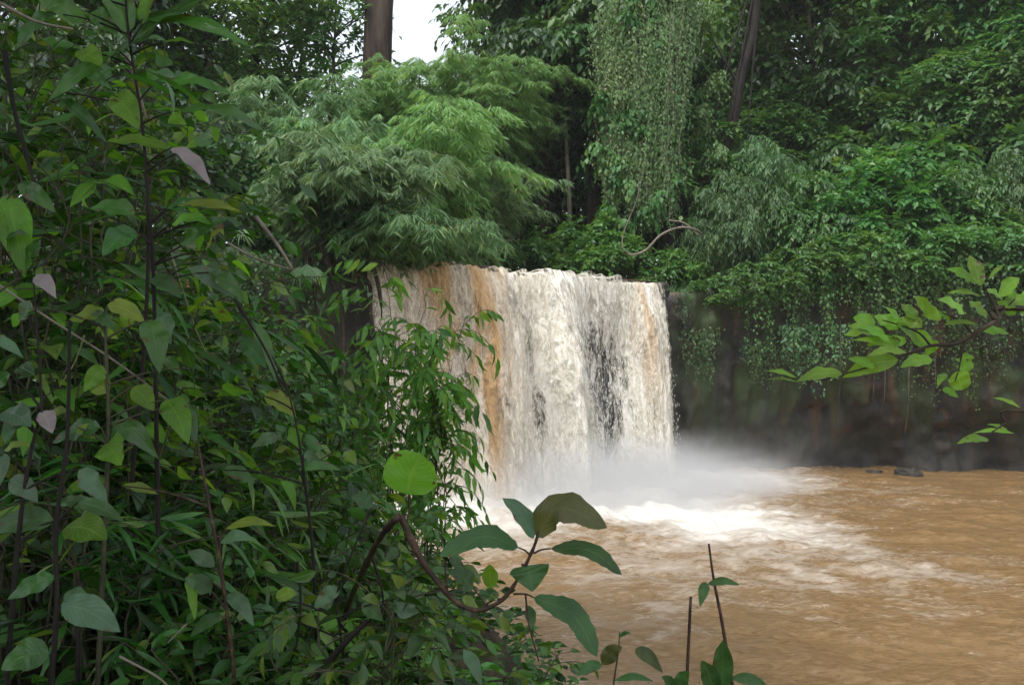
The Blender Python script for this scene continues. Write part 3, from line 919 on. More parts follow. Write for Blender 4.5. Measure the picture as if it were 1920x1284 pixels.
#PLANTS
# ------------------------------------------------------------------ forest above the falls
# far wood closing the view (nobody could count it)
lv = Leaves()
n = 2600
cx = rng.uniform(-50, 62, n); cyy = rng.uniform(58, 84, n)
top = np.interp(cx / cyy * F + 960, [-200, 430, 520, 640, 680, 730, 900, 960, 1100, 3000], [30, 29, 24, 20, 17, 15.5, 15.5, 24, 34, 40]) * cyy / 66
cz = ground_z(cx, cyy) * 0 + 9 + (top - 10.5) * rng.random(n) ** .8
clump_leaves(lv, np.stack([cx, cyy, cz], -1), rng.uniform(1.0, 2.2, n), 12, 5, .62, .34, .4)
tag(link("far_forest", lv.mesh("far_forest"), M_mid), kind="stuff")

g = "tall trees on the slope behind the pool"
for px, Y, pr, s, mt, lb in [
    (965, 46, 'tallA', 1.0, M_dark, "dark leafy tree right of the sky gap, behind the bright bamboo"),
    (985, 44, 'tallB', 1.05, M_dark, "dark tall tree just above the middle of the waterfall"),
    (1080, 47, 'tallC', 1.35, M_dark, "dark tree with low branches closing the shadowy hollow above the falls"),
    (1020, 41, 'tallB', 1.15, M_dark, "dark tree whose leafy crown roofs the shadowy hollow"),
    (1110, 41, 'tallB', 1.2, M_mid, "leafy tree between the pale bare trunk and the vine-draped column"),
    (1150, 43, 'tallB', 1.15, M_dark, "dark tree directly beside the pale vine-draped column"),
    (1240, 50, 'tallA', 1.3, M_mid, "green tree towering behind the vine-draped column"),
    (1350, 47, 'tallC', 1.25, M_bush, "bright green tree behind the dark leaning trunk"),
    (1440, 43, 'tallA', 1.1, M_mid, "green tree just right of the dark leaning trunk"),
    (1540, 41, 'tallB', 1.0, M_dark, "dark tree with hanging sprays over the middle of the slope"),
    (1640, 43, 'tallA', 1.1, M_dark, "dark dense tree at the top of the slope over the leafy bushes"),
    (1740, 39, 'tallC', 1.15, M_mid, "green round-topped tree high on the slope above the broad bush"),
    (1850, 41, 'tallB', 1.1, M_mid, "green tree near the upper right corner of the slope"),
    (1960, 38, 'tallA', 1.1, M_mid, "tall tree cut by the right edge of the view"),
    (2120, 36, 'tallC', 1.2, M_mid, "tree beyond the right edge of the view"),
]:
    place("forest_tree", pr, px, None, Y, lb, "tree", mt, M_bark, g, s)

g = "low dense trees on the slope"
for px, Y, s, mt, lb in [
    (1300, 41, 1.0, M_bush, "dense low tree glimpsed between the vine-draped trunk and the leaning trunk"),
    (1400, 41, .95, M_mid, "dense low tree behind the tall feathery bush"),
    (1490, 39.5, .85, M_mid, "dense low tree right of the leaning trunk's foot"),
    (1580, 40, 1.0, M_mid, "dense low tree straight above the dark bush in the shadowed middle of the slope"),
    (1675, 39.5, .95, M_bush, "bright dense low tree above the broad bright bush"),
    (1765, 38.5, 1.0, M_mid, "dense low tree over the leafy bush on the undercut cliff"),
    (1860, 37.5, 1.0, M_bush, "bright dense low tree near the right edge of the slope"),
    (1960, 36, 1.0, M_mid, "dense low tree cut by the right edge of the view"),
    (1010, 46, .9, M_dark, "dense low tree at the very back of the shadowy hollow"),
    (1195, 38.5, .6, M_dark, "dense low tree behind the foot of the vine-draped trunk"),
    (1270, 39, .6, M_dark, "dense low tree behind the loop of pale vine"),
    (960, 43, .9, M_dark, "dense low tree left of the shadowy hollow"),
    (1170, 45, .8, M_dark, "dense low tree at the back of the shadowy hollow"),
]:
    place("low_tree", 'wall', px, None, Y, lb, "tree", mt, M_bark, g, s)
for px, s, mt, lb in [
    (1340, .5, M_bush, "small bush spilling over the cliff edge nearest the falls"),
    (1405, .65, M_mid, "small bush spilling over the cliff edge under the feathery bush"),
    (1475, .85, M_mid, "small bush spilling over the cliff edge above the broad dark curtain"),
    (1550, .9, M_bush, "small bush spilling over the cliff edge left of the branch tip"),
    (1625, .95, M_bush, "small bush spilling over the cliff edge above the branch"),
    (1705, .95, M_mid, "small bush spilling over the cliff edge above the dangling pale root"),
    (1785, .95, M_bush, "small bush spilling over the cliff edge behind the branch's upper leaves"),
    (1865, .95, M_mid, "small bush spilling over the cliff edge behind the branch's stem"),
    (1945, .95, M_fern, "small bush spilling over the cliff edge at the right edge of the view"),
]:
    Y = 30.6 if px > 1500 else 31.2
    for _ in range(6):
        X = (px - 960) / F * Y; Y = float(cliffY(X)) - .1
    place("spilling_bush", 'bushC', px, None, Y, lb, "bush", mt, M_bark, "bushes spilling over the cliff edge", s, None, float(plateau(X, Y + 1.5)) - .75)

g = "thin-crowned trees against the sky"
for px, Y, pr, s, mt, lb in [
    (395, 36, 'airy', 1.15, M_mid, "thin-crowned tree against the sky behind the near leaves"),
    (480, 40, 'airy', 1.25, M_mid, "thin-crowned tree with sky showing through, second left of the big trunk"),
    (560, 44, 'airy', 1.2, M_bush, "light green thin-crowned tree behind the bamboo tops"),
    (610, 40, 'airy', 1.0, M_mid, "bluish green thin-crowned tree just left of the big brown trunk"),
    (765, 56, 'airy', .95, M_mid, "small far tree poking into the white sky gap"),
    (300, 38, 'tallA', 1.0, M_dark, "dark tree behind the near leaves, left of the thin-crowned trees"),
    (200, 34, 'tallB', .9, M_dark, "dark tree at the back of the left bank"),
    (-30, 27, 'tallC', 1.25, M_dark, "dark tree partly cut by the left edge behind the bank thicket"),
    (60, 32, 'tallC', 1.0, M_dark, "dark tree farthest left behind the bank thicket"),
]:
    place("slender_tree", pr, px, None, Y, lb, "tree", mt, M_bark, g, s)

# big brown trunk in front of the sky gap
Xb, Yb = (706 - 960) / F * 40, 40.0
zb = float(ground_z(Xb, Yb))
root = empty("giant_tree", (Xb, Yb, zb), "giant tree with a thick dark brown trunk rising into the white sky gap", "tree")
tb, lv = Tubes(), Leaves()
pts = poly([(Xb - .1, Yb, zb - 1), (Xb - .05, Yb, zb + 6), (Xb + .05, Yb, zb + 13), (Xb + .25, Yb, zb + 22), (Xb + .3, Yb, zb + 32)], 40)
r = np.interp(np.linspace(0, 1, len(pts)), [0, .08, .5, 1], [1.3, .85, .68, .4])
tb.add(pts, r, 20)
me = tb.mesh("trunk")
co = np.empty(len(me.vertices) * 3); me.vertices.foreach_get("co", co); co = co.reshape(-1, 3)
ang = np.arctan2(co[:, 1] - Yb, co[:, 0] - Xb)
k = .07 * vnoise(ang * 4, co[:, 2] * .3, 0, 81) + .05 * vnoise(ang * 9, co[:, 2] * .6, 0, 82)
co[:, 0] += np.cos(ang) * k; co[:, 1] += np.sin(ang) * k
me.vertices.foreach_set("co", co.ravel())
tb2 = Tubes()
C = np.stack([Xb + rng.normal(0, 4, 26), Yb + rng.normal(0, 4, 26), zb + rng.uniform(27, 36, 26)], -1)
for c in C:
    tb2.add(bez((Xb + .25, Yb, zb + 24 + rng.random() * 6), (c + [Xb, Yb, c[2]]) / 2, c, 6), [.16, .03], 5)
clump_leaves(lv, C, np.full(26, 1.6), 26, 7, .4, .2)
link("trunk", me, M_barkR, root); link("limb", tb2.mesh("limb"), M_barkR, root); link("crown", lv.mesh("crown"), M_mid, root)

# thin pale trunk in the dark hollow
Y = 39.0
p0, p1, p2 = at(1068, 372, Y), at(1062, 250, Y), at(1050, -60, Y)
root = empty("pale_stemmed_tree", p0 - [0, 0, 1.5], "slim tree with a pale bare trunk standing in the dark hollow above the falls", "tree")
tb, lv = Tubes(), Leaves()
tb.add(poly([p0 - [0, 0, 1.8], p0, p1, p2], 24), [.13, .08], 8)
C = (p1 + p2) / 2 + rng.normal(0, 1.2, (14, 3)) + [0, 0, -1]
for c in C: tb.add(bez(p2 - [0, 0, 2.5], (p2 + c) / 2, c, 5), [.05, .01], 5)
clump_leaves(lv, C, np.full(14, 1.25), 26, 7, .32, .15)
link("trunk", tb.mesh("trunk"), M_barkP, root); link("crown", lv.mesh("crown"), M_dark, root)

# two more dim slim trunks deeper in the hollow
for px, Y, lb in [(1018, 41, "dim slim trunk in the shadow left of the pale bare trunk"), (1120, 42, "dim slim trunk in the shadow right of the pale bare trunk")]:
    a, b = at(px, 400, Y), at(px + rng.uniform(-14, 14), -40, Y)
    root = empty("hollow_tree", a - [0, 0, 1], lb, "tree")
    tb, lv = Tubes(), Leaves()
    tb.add(poly([a - [0, 0, 2], (a + b) / 2 + [.15, 0, 0], b], 16), [.17, .1], 7)
    C = b + rng.normal(0, 1.2, (10, 3))
    clump_leaves(lv, C, np.full(10, 1.1), 24, 7, .32, .15)
    link("trunk", tb.mesh("trunk"), M_barkD, root); link("crown", lv.mesh("crown"), M_dark, root)

# dark trunk leaning to the upper right
Y = 36.5
q = [at(1358, 300, Y), at(1378, 215, Y), at(1392, 140, Y), at(1415, 60, Y), at(1424, -30, Y), at(1440, -200, Y)]
root = empty("leaning_tree", q[0] - [0, 0, 1.5], "nearly black bare trunk leaning up and right above the feathery bush", "tree")
tb, lv = Tubes(), Leaves()
tb.add(poly([q[0] - [.15, 0, 2.0]] + q, 36), [.30, .17], 10)
tb.add(bez(at(1385, 150, Y), at(1362, 110, Y), at(1340, 70, Y), 8), [.09, .03], 6)
C = np.vstack([q[-1] + rng.normal(0, 1.7, (18, 3)) + [0, 0, 1.6], [q[i] + [rng.normal(0, .4), -.3, rng.normal(0, .5)] for i in (0, 0, 1)]])
for c in C: tb.add(bez(q[-1] - [0, 0, 2], (q[-1] + c) / 2, c, 5), [.08, .02], 5)
clump_leaves(lv, C, np.r_[np.full(18, 1.2), np.full(3, .5)], 24, 7, .3, .14)
link("trunk", tb.mesh("trunk"), M_barkD, root); link("crown", lv.mesh("crown"), M_mid, root)


# the column draped in pale vines
def vine_column(px0, px1, Y, ztop, zbot, label, ntress, nstr, mat, depth=1.3, lsz=.17, trunk=.5):
    xa, xb = (px0 - 960) / F * Y, (px1 - 960) / F * Y
    cx, rx = (xa + xb) / 2, (xb - xa) / 2
    root = empty("vine_draped_tree", (cx, Y, zbot), label, "tree")
    tb, lv, vt = Tubes(), Leaves(), Tubes()
    tb.add(poly([(cx + rx * .3, Y, zbot - 1.5), (cx + rx * .3, Y, zbot + 5), (cx + rx * .4, Y - .3, zbot + 10), (cx, Y, ztop + 2)], 20), [trunk, trunk * .6], 10)
    H = ztop - zbot
    for k in range(ntress):
        a = -math.pi * rng.beta(1.9, .9) + .25          # mostly the side turned to the pool, thicker on the left
        rr = rng.uniform(.45, 1.05)
        if rr * math.cos(a) > .1 and rng.random() < .5: a = -math.pi * rng.uniform(.6, 1)
        zt = ztop - H * (.0 + .72 * rng.random())
        lt = min(zt - zbot, H * rng.uniform(.3, .75))
        tx, ty = cx + rx * rr * math.cos(a), Y + depth * rr * math.sin(a)
        wd = rng.uniform(.25, .62)
        hub = np.array([tx, ty, zt])
        tb.add(bez((cx + rx * .35, Y, zt - .8), ((tx + cx) / 2, (ty + Y) / 2, zt + .4), hub, 6), [.07, .03], 5)
        tone = rng.normal(0, .16) + .2 * np.clip(-math.cos(a), -1, 1)
        for i in range(nstr):
            o = rng.normal(0, 1, 2) * wd * [1, .6]
            ln = lt * rng.uniform(.35, 1.0) * math.exp(-.5 * (o[0] / wd) ** 2 * .5)
            m = max(8, int(ln / .085))
            t = np.linspace(0, 1, m)
            P = np.stack([tx + o[0] * (1 - .45 * t) + .22 * vnoise(t * ln * .5, i * 3.3 + k * 17, 0, 92), ty + o[1] + .15 * vnoise(t * ln * .5, i * 7.1, k, 93), zt + .25 * rng.random() + .5 * (1 - (o[0] / wd / 2) ** 2) - ln * t - .2], -1)
            if i % 6 == 0: vt.add(P[::5], .012, 3)
            D = rdir(m, -1, .1) + [0, -.35, -1.0]
            N = np.array([0, -.8, .6]) + rng.normal(0, .4, (m, 3))
            L = lsz * rng.uniform(.5, 1.5, m) * (1 - .3 * t)
            tt = np.clip(.45 + tone + .12 * math.sin(i * 1.7) + rng.normal(0, .18, m), 0, .96)
            lv.add(P + rng.normal(0, .08, (m, 3)) * (1.4 - t[:, None]), D, N, L, L * .45, 'far', .2, .2, tt)
    nk = ntress // 2
    cz = zbot + 2 + (H - 1) * rng.random(nk)
    clump_leaves(lv, np.stack([cx + rx * np.where(np.arange(nk) % 3 == 0, rng.uniform(.75, 1.2, nk), rng.uniform(-.9, .1, nk)), Y + rng.uniform(-1.2, .6, nk), cz], -1), rng.uniform(.5, 1.0, nk), 22, 7, .22, .09, .8, hang=.6)
    lv2 = Leaves(); nk = ntress
    cz = zbot + 1 + H * rng.random(nk)
    clump_leaves(lv2, np.stack([cx - rx * rng.uniform(-.3, 1.1, nk), Y - depth * rng.uniform(.2, 1.0, nk), cz], -1), rng.uniform(.25, .8, nk), 16, 6, .28, .17, .9, hang=.7)
    link("creeper_leaves", lv2.mesh("creeper_leaves"), M_mid, root)
    link("trunk", tb.mesh("trunk"), M_barkD, root); link("vine", vt.mesh("vine"), M_liana, root); link("vine_leaves", lv.mesh("vine_leaves"), mat, root)
    return root


vine_column(1128, 1335, 36.0, 20.3, 8.6, "tall tree trunk shrouded in a curtain of pale hanging vines right above the waterfall", 52, 34, M_pale, 1.5, .16)

# ---- bamboo
for pr, px, Y, z, s, rz, mt, lb in [
    ('bambB', 790, 37, 7.0, .90, 1.0, M_bambooY, "tall bright yellow-green bamboo clump below the white sky gap"),
    ('bambB', 915, 36, 7.0, .93, 2.4, M_bambooY, "bright bamboo clump beside the dark trees, over the centre of the falls"),
    ('bambB', 650, 37, 7.0, .84, 4.2, M_bambooY, "bright bamboo clump in front of the giant brown trunk"),
    ('bambB', 965, 41, 7.5, 1.0, 3.3, M_bamboo, "farther soft green bamboo clump behind the bright one"),
    ('bambA', 545, 31, 7.2, 1.15, .4, M_bamboo, "grey-green bamboo clump behind the drooping front plumes"),
    ('bambA', 640, 28.5, 7.0, .92, 3.9, M_bamboo, "drooping bamboo clump with pale fans above the left end of the falls"),
    ('bambA', 800, 30.5, 6.9, 1.1, 2.0, M_bambooY, "round bamboo clump beside the river lip"),
    ('bambA', 880, 33, 6.9, .9, 5.1, M_bamboo, "rounded bamboo clump farther right beside the river lip"),
    ('bambR', 600, 25.6, 6.7, 1.0, .15, M_bamboo, "front bamboo clump arching right over the lip of the waterfall"),
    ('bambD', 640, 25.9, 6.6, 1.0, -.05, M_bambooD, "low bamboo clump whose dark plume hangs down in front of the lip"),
    ('bambL', 640, 25.4, 6.6, 1.0, 0, M_bamboo, "front bamboo clump drooping left over the dark hollow"),
]:
    place_bamboo(pr, px, Y, lb, mt, z, s, rz)

# ---- bushes on the cliff edge
g = "bushes along the cliff edge"
for pr, px, Y, s, mt, lb in [
    ('bushC', 985, 34.0, 1.0, M_mid, "low bush at the river edge just right of the bamboo plume"),
    ('bushA', 1040, 35.0, .85, M_bush, "rounded bush above the centre of the waterfall lip"),
    ('bushA', 1110, 34.5, .95, M_bush, "rounded bush left of the looping pale vine"),
    ('bushC', 1180, 33.5, .9, M_mid, "low bush under the vine-draped trunk"),
    ('bushC', 1270, 33.5, .8, M_bush, "small bush beneath the loop of pale vine"),
    ('feath', 1385, 33.4, .95, M_fern, "feathery bright bush at the cliff edge right of the looping vine"),
    ('feath', 1440, 36.0, 1.25, M_fern, "tall feathery bush at the foot of the dark leaning trunk"),
    ('bushB', 1500, 33.4, .95, M_mid, "bush with drooping sprays next to the feathery bush"),
    ('bushA', 1585, 33.0, 1.0, M_bush, "leafy bush at the cliff edge just left of the broad bright bush"),
    ('bushA', 1665, 33.6, 1.35, M_bush, "broad bright leafy bush in the middle of the right slope"),
    ('bushA', 1760, 33.0, 1.1, M_bush, "leafy bush hanging over the dark undercut cliff"),
    ('bushB', 1830, 33.2, .95, M_mid, "dark bush right of the broad bright bush"),
    ('feath', 1915, 33.0, .95, M_fern, "pale feathery bush at the right edge of the view"),
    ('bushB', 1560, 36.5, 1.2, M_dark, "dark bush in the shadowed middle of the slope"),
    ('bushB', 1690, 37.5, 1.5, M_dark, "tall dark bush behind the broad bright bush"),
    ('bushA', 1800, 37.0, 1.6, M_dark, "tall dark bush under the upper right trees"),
    ('bushA', 1345, 38.0, 1.8, M_bush, "bright bush glowing behind the vine-draped trunk"),
    ('bushA', 1890, 36.5, 1.8, M_mid, "big bush high at the right edge of the slope"),
    ('bushA', 1640, 39.0, 2.0, M_mid, "big bush high under the dark dense tree"),
    ('bushC', 735, 30.5, .9, M_bush, "small green bush at the river edge behind the left end of the falls"),
    ('bushC', 820, 32.0, .7, M_yel, "small yellow bush at the river edge under the bamboo"),
    ('bushB', 470, 27.0, .9, M_dark, "dark bush on the left cliff top behind the near thicket"),
    ('bushA', 380, 25.5, 1.0, M_dark, "dark bush farther left on the cliff top"),
    ('bushA', 250, 24.0, 1.2, M_dark, "dark bush on the bank below the thin-crowned trees"),
    ('bushB', 100, 22.0, 1.2, M_dark, "dark bush at the back of the bank thicket"),
]:
    X = (px - 960) / F * Y
    place("cliff_edge_bush", pr, px, None, max(Y, cliffY(X) + 1.0), lb, "bush", mt, M_bark, g, s)

# grass along the far lip
lv = Leaves()
n = 5200
X = rng.uniform(-4.8, 20, n); Yg = cliffY(X) + rng.uniform(.1, 2.6, n) + np.where((X > -4.2) & (X < 4.9), 2.2 + (4.9 - X) * .1, 0)
Z = plateau(X, np.maximum(Yg, cliffY(X) + 1.6)) - .05
lv.add(np.stack([X, Yg, Z], -1), rdir(n, .2, 1) + [0, -.25, 0], rdir(n), rng.uniform(.25, .6, n), rng.uniform(.02, .035, n), 'blade', .5, .2)
tag(link("grass", lv.mesh("grass"), M_fern), kind="stuff")

# looping pale vine
Y = 32.0
tb = Tubes()
tb.add(poly([at(1210, 300, Y), at(1196, 370, Y), at(1172, 430, Y), at(1168, 462, Y), at(1185, 477, Y), at(1212, 468, Y), at(1240, 440, Y), at(1275, 426, Y), at(1305, 430, Y), at(1325, 450, Y + 1), at(1340, 500, Y + 2)], 80), np.interp(np.linspace(0, 1, 80), [0, .25, .4, 1], [.008, .022, .045, .04]), 6)
tb.add(poly([at(1255, 412, Y), at(1285, 418, Y), at(1310, 440, Y)], 14), .03, 5)
tag(link("liana", tb.mesh("liana"), M_liana), "pale bare liana hanging in a loop above the right half of the falls", "vine")


# ---- hanging curtains on the cliff face
def hanging(px0, px1, zt, length, n, mat, label, lsz=.14, out=.6, grp="vine curtains on the cliff face"):
    xa = (px0 - 960) / F * 31; xb = (px1 - 960) / F * 31
    root = empty("hanging_vine", ((xa + xb) / 2, float(cliffY((xa + xb) / 2)) - out, zt), label, "vine", grp)
    lv, vt = Leaves(), Tubes()
    for i in range(n):
        x = rng.uniform(xa, xb)
        y = float(cliffY(x)) - out + rng.normal(0, .25)
        ln = length * rng.uniform(.3, 1.1) * (1 - .5 * abs(2 * (x - xa) / (xb - xa) - 1) ** 2)
        m = max(6, int(ln / .075))
        t = np.linspace(0, 1, m)
        P = np.stack([x + .18 * vnoise(t * 3, i * 2.2, 0, 95) * t, y + .15 * vnoise(t * 3, i * 5.1, 0, 96) - .15 * t, zt + .3 * rng.random() - ln * t], -1)
        vt.add(P[:: max(1, m // 8)], .008, 3)
        D = rdir(m, -1, .2) + [0, -.4, -.5]
        L = lsz * rng.uniform(.6, 1.3, m) * (1 - .4 * t)
        lv.add(P + rng.normal(0, .07, (m, 3)), D, np.array([0, -.6, .8]) + rng.normal(0, .4, (m, 3)), L, L * .6, 'far', .2, .2, np.clip(.5 + .25 * math.sin(i * 2.1) + rng.normal(0, .2, m), 0, .96))
    link("stem", vt.mesh("stem"), M_stem, root); link("foliage", lv.mesh("foliage"), mat, root)


hanging(1340, 1430, 7.0, 1.3, 16, M_bush, "leafy curtain spilling off the cliff edge right of the falls", .2)
hanging(1390, 1440, 6.3, 3.4, 7, M_bush, "thin light green vine trailing down the cliff right of the falls", .16)
hanging(1395, 1490, 4.6, 1.9, 46, M_fern, "soft ferny tuft low on the rock wall left of the branch tip", .13, .4)
hanging(1255, 1300, 6.4, 1.3, 14, M_dark, "dark tuft at the top of the rock beside the falls", .15, .3)
hanging(1270, 1345, 5.0, 2.0, 40, M_fern, "patch of soft green growth low on the rock beside the falls", .14, .25)
hanging(1430, 1560, 7.2, 2.6, 46, M_mid, "broad dark green curtain over the middle of the rock wall", .18, .8)
hanging(1460, 1590, 5.2, 2.3, 44, M_fern, "bluish green ferny curtain below the broad dark one", .18, .9)
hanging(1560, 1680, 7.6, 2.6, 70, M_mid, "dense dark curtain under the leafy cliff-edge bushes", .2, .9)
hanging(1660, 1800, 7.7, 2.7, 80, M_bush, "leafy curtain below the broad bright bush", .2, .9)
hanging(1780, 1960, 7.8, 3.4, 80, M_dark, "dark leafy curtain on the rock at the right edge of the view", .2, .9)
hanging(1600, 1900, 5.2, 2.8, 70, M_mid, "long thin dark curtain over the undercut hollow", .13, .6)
hanging(555, 640, 6.9, 2.6, 40, M_dark, "added dark leaf curtain standing in for the shade of the left hollow", .16, .5)  # dark leaves added to give the left hollow its shade
hanging(640, 735, 6.7, 2.0, 26, M_dark, "added dark trailing leaves standing in for shade beside the black roots", .14, .3)  # more dark leaves added for the shade of the same hollow
# bare aerial roots over the undercut
g = "bare roots dangling over the undercut"
for px, pa, pb, lb in [(1700, 700, 815, "thick pale bare root dangling in the dark undercut"), (1635, 690, 780, "thin bare root left of the thick pale one"),
                       (1572, 640, 800, "thin bare root with a leafy tip beside the broad curtain"), (1655, 720, 770, "short bare root between the thin and thick ones"), (1750, 690, 760, "short bare root right of the thick pale one")]:
    Y = 29.2
    tb = Tubes()
    tb.add(poly([at(px + 6, pa - 60, Y + 2.2), at(px + 4, pa - 10, Y + .8), at(px + 2, (pa + pb) / 2, Y), at(px - 5, pb, Y)], 16), [.035 if 'thick' in lb[:6] else .018, .008], 5)
    tag(link("aerial_root", tb.mesh("aerial_root"), M_bark), lb, "root", g)

# roots and earth overhang at the left end of the lip
root = empty("exposed_roots", at(680, 500, 25.0), "black gnarled roots gripping the earth at the left end of the falls", "roots")
tb = Tubes()
for pl, r0 in [([(640, 440), (655, 470), (690, 490), (706, 520), (716, 575)], .13), ([(655, 480), (690, 488), (712, 492)], .08), ([(630, 450), (650, 500), (690, 530), (700, 600), (712, 680)], .10),
               ([(600, 450), (620, 510), (640, 600), (650, 700)], .12), ([(560, 450), (585, 520), (600, 610), (606, 720)], .09), ([(650, 350), (640, 420), (655, 475)], .16),
               ([(700, 500), (712, 540), (715, 600)], .05), ([(520, 480), (545, 560), (550, 680)], .07)]:
    tb.add(poly([at(x, y, 24.2) + [0, rng.normal(0, .15), 0] for x, y in pl], 22), [r0, r0 * .35], 7)
link("root", tb.mesh("root"), M_root, root)
lv = Leaves()
for px, py in [(575, 495), (590, 500), (450, 425), (520, 650), (560, 500)]:
    c = at(px, py, 23.6); m = 10
    an = np.linspace(-.9, .9, m)
    lv.add(np.repeat(c[None], m, 0), np.stack([np.sin(an), -.3 + 0 * an, -np.cos(an)], -1), np.array([0, -1, .3]), rng.uniform(.4, .75, m), .05, 'blade', .15, .3, rng.uniform(.4, .9, m))
link("drooping_leaves", lv.mesh("drooping_leaves"), M_bamboo, root)

# ------------------------------------------------------------------ the near bank
# unseen canopy added over the near bank to shade the thicket
root = empty("added_shade_tree", (-4.6, -3.0, float(ground_z(-4.6, -3.0))), "big unseen tree added behind the viewer to shade the near bank", "tree")
tb, lv = Tubes(), Leaves()
zb = float(ground_z(-4.6, -3.0))
tb.add(poly([(-4.6, -3, zb - 1), (-4.5, -2.8, zb + 4), (-4.0, -2.0, zb + 9), (-3.6, -1, zb + 13)], 20), [.5, .25], 9)
C = np.stack([rng.uniform(-11, -1.2, 70), rng.uniform(-7, 8.0, 70), rng.uniform(9.6, 14, 70)], -1)
for c in C: tb.add(bez((-4.2, -2.4, zb + 7), (c + [-4, -2, c[2]]) / 2, c, 6), [.1, .02], 5)
clump_leaves(lv, C, np.full(70, 1.75), 28, 7, .36, .24)
link("trunk", tb.mesh("trunk"), M_bark, root); link("crown", lv.mesh("crown"), M_mid, root)

# low ground cover
lv = Leaves()
n = 26000
Yg = rng.uniform(1.2, 24, n) ** 1.0
X = shore(Yg) - .1 - rng.random(n) ** 1.3 * np.minimum(3 + Yg * .75, 15)
Z = bank(X, Yg) + rng.random(n) ** 1.5 * .45
keep = vnoise(X * 1.1, Yg * 1.1, 0, 101) + rng.random(n) * .6 > -.05
X, Yg, Z = X[keep], Yg[keep], Z[keep]; n = len(X)
D = rdir(n, -.25, .5)
L = rng.uniform(.06, .16, n)
lv.add(np.stack([X, Yg, Z], -1), D, UP + rng.normal(0, .45, (n, 3)), L, L * rng.uniform(.35, .6, n), 'lance', .2, .25)
tag(link("undergrowth", lv.mesh("undergrowth"), M_near), kind="stuff")


def shrub(name, label, cat, base, h, spread, nst, kind, L, W, mat, smat=None, group=None, lean=(0, 0), twigs=5, per=6, droop=.3, t0=.25, twl=.34, hang=.25, fold=.3, arad=.007, tint=None):
    smat = smat or M_stem
    base = np.asarray(base, float)
    root = empty(name, base, label, cat, group)
    tb, lv = Tubes(), Leaves()
    for i in range(nst):
        a = rng.random() * 6.28
        d = np.array([math.cos(a), math.sin(a), 0]) * spread * rng.uniform(.3, 1.0) + np.array([lean[0], lean[1], 0])
        hh = h * rng.uniform(.6, 1.0)
        b = base + np.array([*(rng.normal(0, .06 * spread + .03, 2)), -.12])
        pts = bez(b, b + UP * hh * .75 + d * .25, b + d + UP * hh, 12)
        pts[1:-1] += rng.normal(0, .012 * h, (10, 3))
        tb.add(pts, [arad, arad * .35], 5)
        for k in range(twigs):
            t = t0 + (1 - t0) * (k + rng.random()) / twigs
            f = t * 11
            p = pts[int(f)] + (pts[min(11, int(f) + 1)] - pts[int(f)]) * (f % 1)
            e = unit(rdir(1, -.1, .55)[0] + unit(d) * .25)
            ln = h * twl * rng.uniform(.55, 1.2) * (1.15 - .5 * t)
            q = bez(p, p + e * ln * .55 + UP * .05 * h, p + e * ln - UP * ln * droop * rng.random(), per + 2)
            tb.add(q, [arad * .45, arad * .2], 4)
            tang = unit(np.gradient(q, axis=0))[1:]
            side = unit(np.cross(tang, UP)) * np.where(np.arange(len(tang)) % 2, 1, -1)[:, None]
            side[-1] *= .1
            m = len(tang)
            D = tang * .7 + side * rng.uniform(.5, 1.0, (m, 1)) - UP * hang * rng.uniform(.2, 1.6, (m, 1))
            Ls = .85 * L * rng.uniform(.5, 1.25, m)
            tt = np.clip((.38 if tint is None else tint) + rng.normal(0, .30, m) + .22 * t, 0, .95)
            tt[rng.random(m) < .05] = 1
            lv.add(q[1:], D, UP + rng.normal(0, .75, (m, 3)), Ls, Ls * W / L, kind, rng.uniform(.05, .6, m), fold * rng.uniform(.3, 1.7, m), tt)
        # leaves on the leader
        m = 4
        lv.add(pts[-m:], rdir(m, -.2, .6) + unit(d) * .3, UP + rng.normal(0, .3, (m, 3)), L * rng.uniform(.6, 1, m), W * rng.uniform(.6, 1, m), kind, .2, fold, rng.uniform(.3, .9, m))
    link("stem", tb.mesh("stem"), smat, root)
    link("foliage", lv.mesh("foliage"), mat, root)
    return root


def gp(px, Y, dx=0):
    X = (px - 960) / F * Y
    return np.array([X, Y, float(ground_z(X, Y))])


g = "shrubs of the near bank thicket"
S = lambda px, Y, h, sp, ns, kind, L, W, mat, lb, **k: shrub(k.pop('name', 'bank_shrub'), lb, k.pop('cat', 'shrub'), gp(px, Y), h, sp, ns, kind, L, W, mat, group=k.pop('group', g), **k)
# glossy lance-leaved shrub in front of the falls
S(640, 7.2, 2.2, .75, 11, 'lance', .17, .048, M_lance, "glossy lance-leaved shrub spreading in front of the left end of the falls", twigs=8, per=8, twl=.24, hang=.35, name='lance_leaved_shrub')
S(752, 7.0, 2.85, .42, 9, 'lance', .18, .052, M_sprig, "tall drooping lance-leaved shrub hanging before the orange water", lean=(.16, 0), twigs=7, per=9, twl=.26, hang=.75, droop=.9, name='lance_leaved_shrub', t0=.3)
S(815, 6.6, 2.62, .22, 6, 'lance', .17, .048, M_sprig, "slender lance-leaved sprig rising to the lip in front of the orange water", lean=(.02, 0), twigs=11, per=9, twl=.15, hang=.75, droop=.9, name='lance_leaved_shrub', t0=.3)
S(540, 7.6, 1.55, .7, 9, 'lance', .15, .045, M_lance, "low lance-leaved shrub under the dark root hollow", twigs=7, per=8, twl=.26, name='lance_leaved_shrub')
S(690, 8.6, 1.9, .7, 9, 'lance', .14, .045, M_lance, "lance-leaved shrub behind the tall drooping one, near the foam", twigs=7, per=8, twl=.26, name='lance_leaved_shrub')
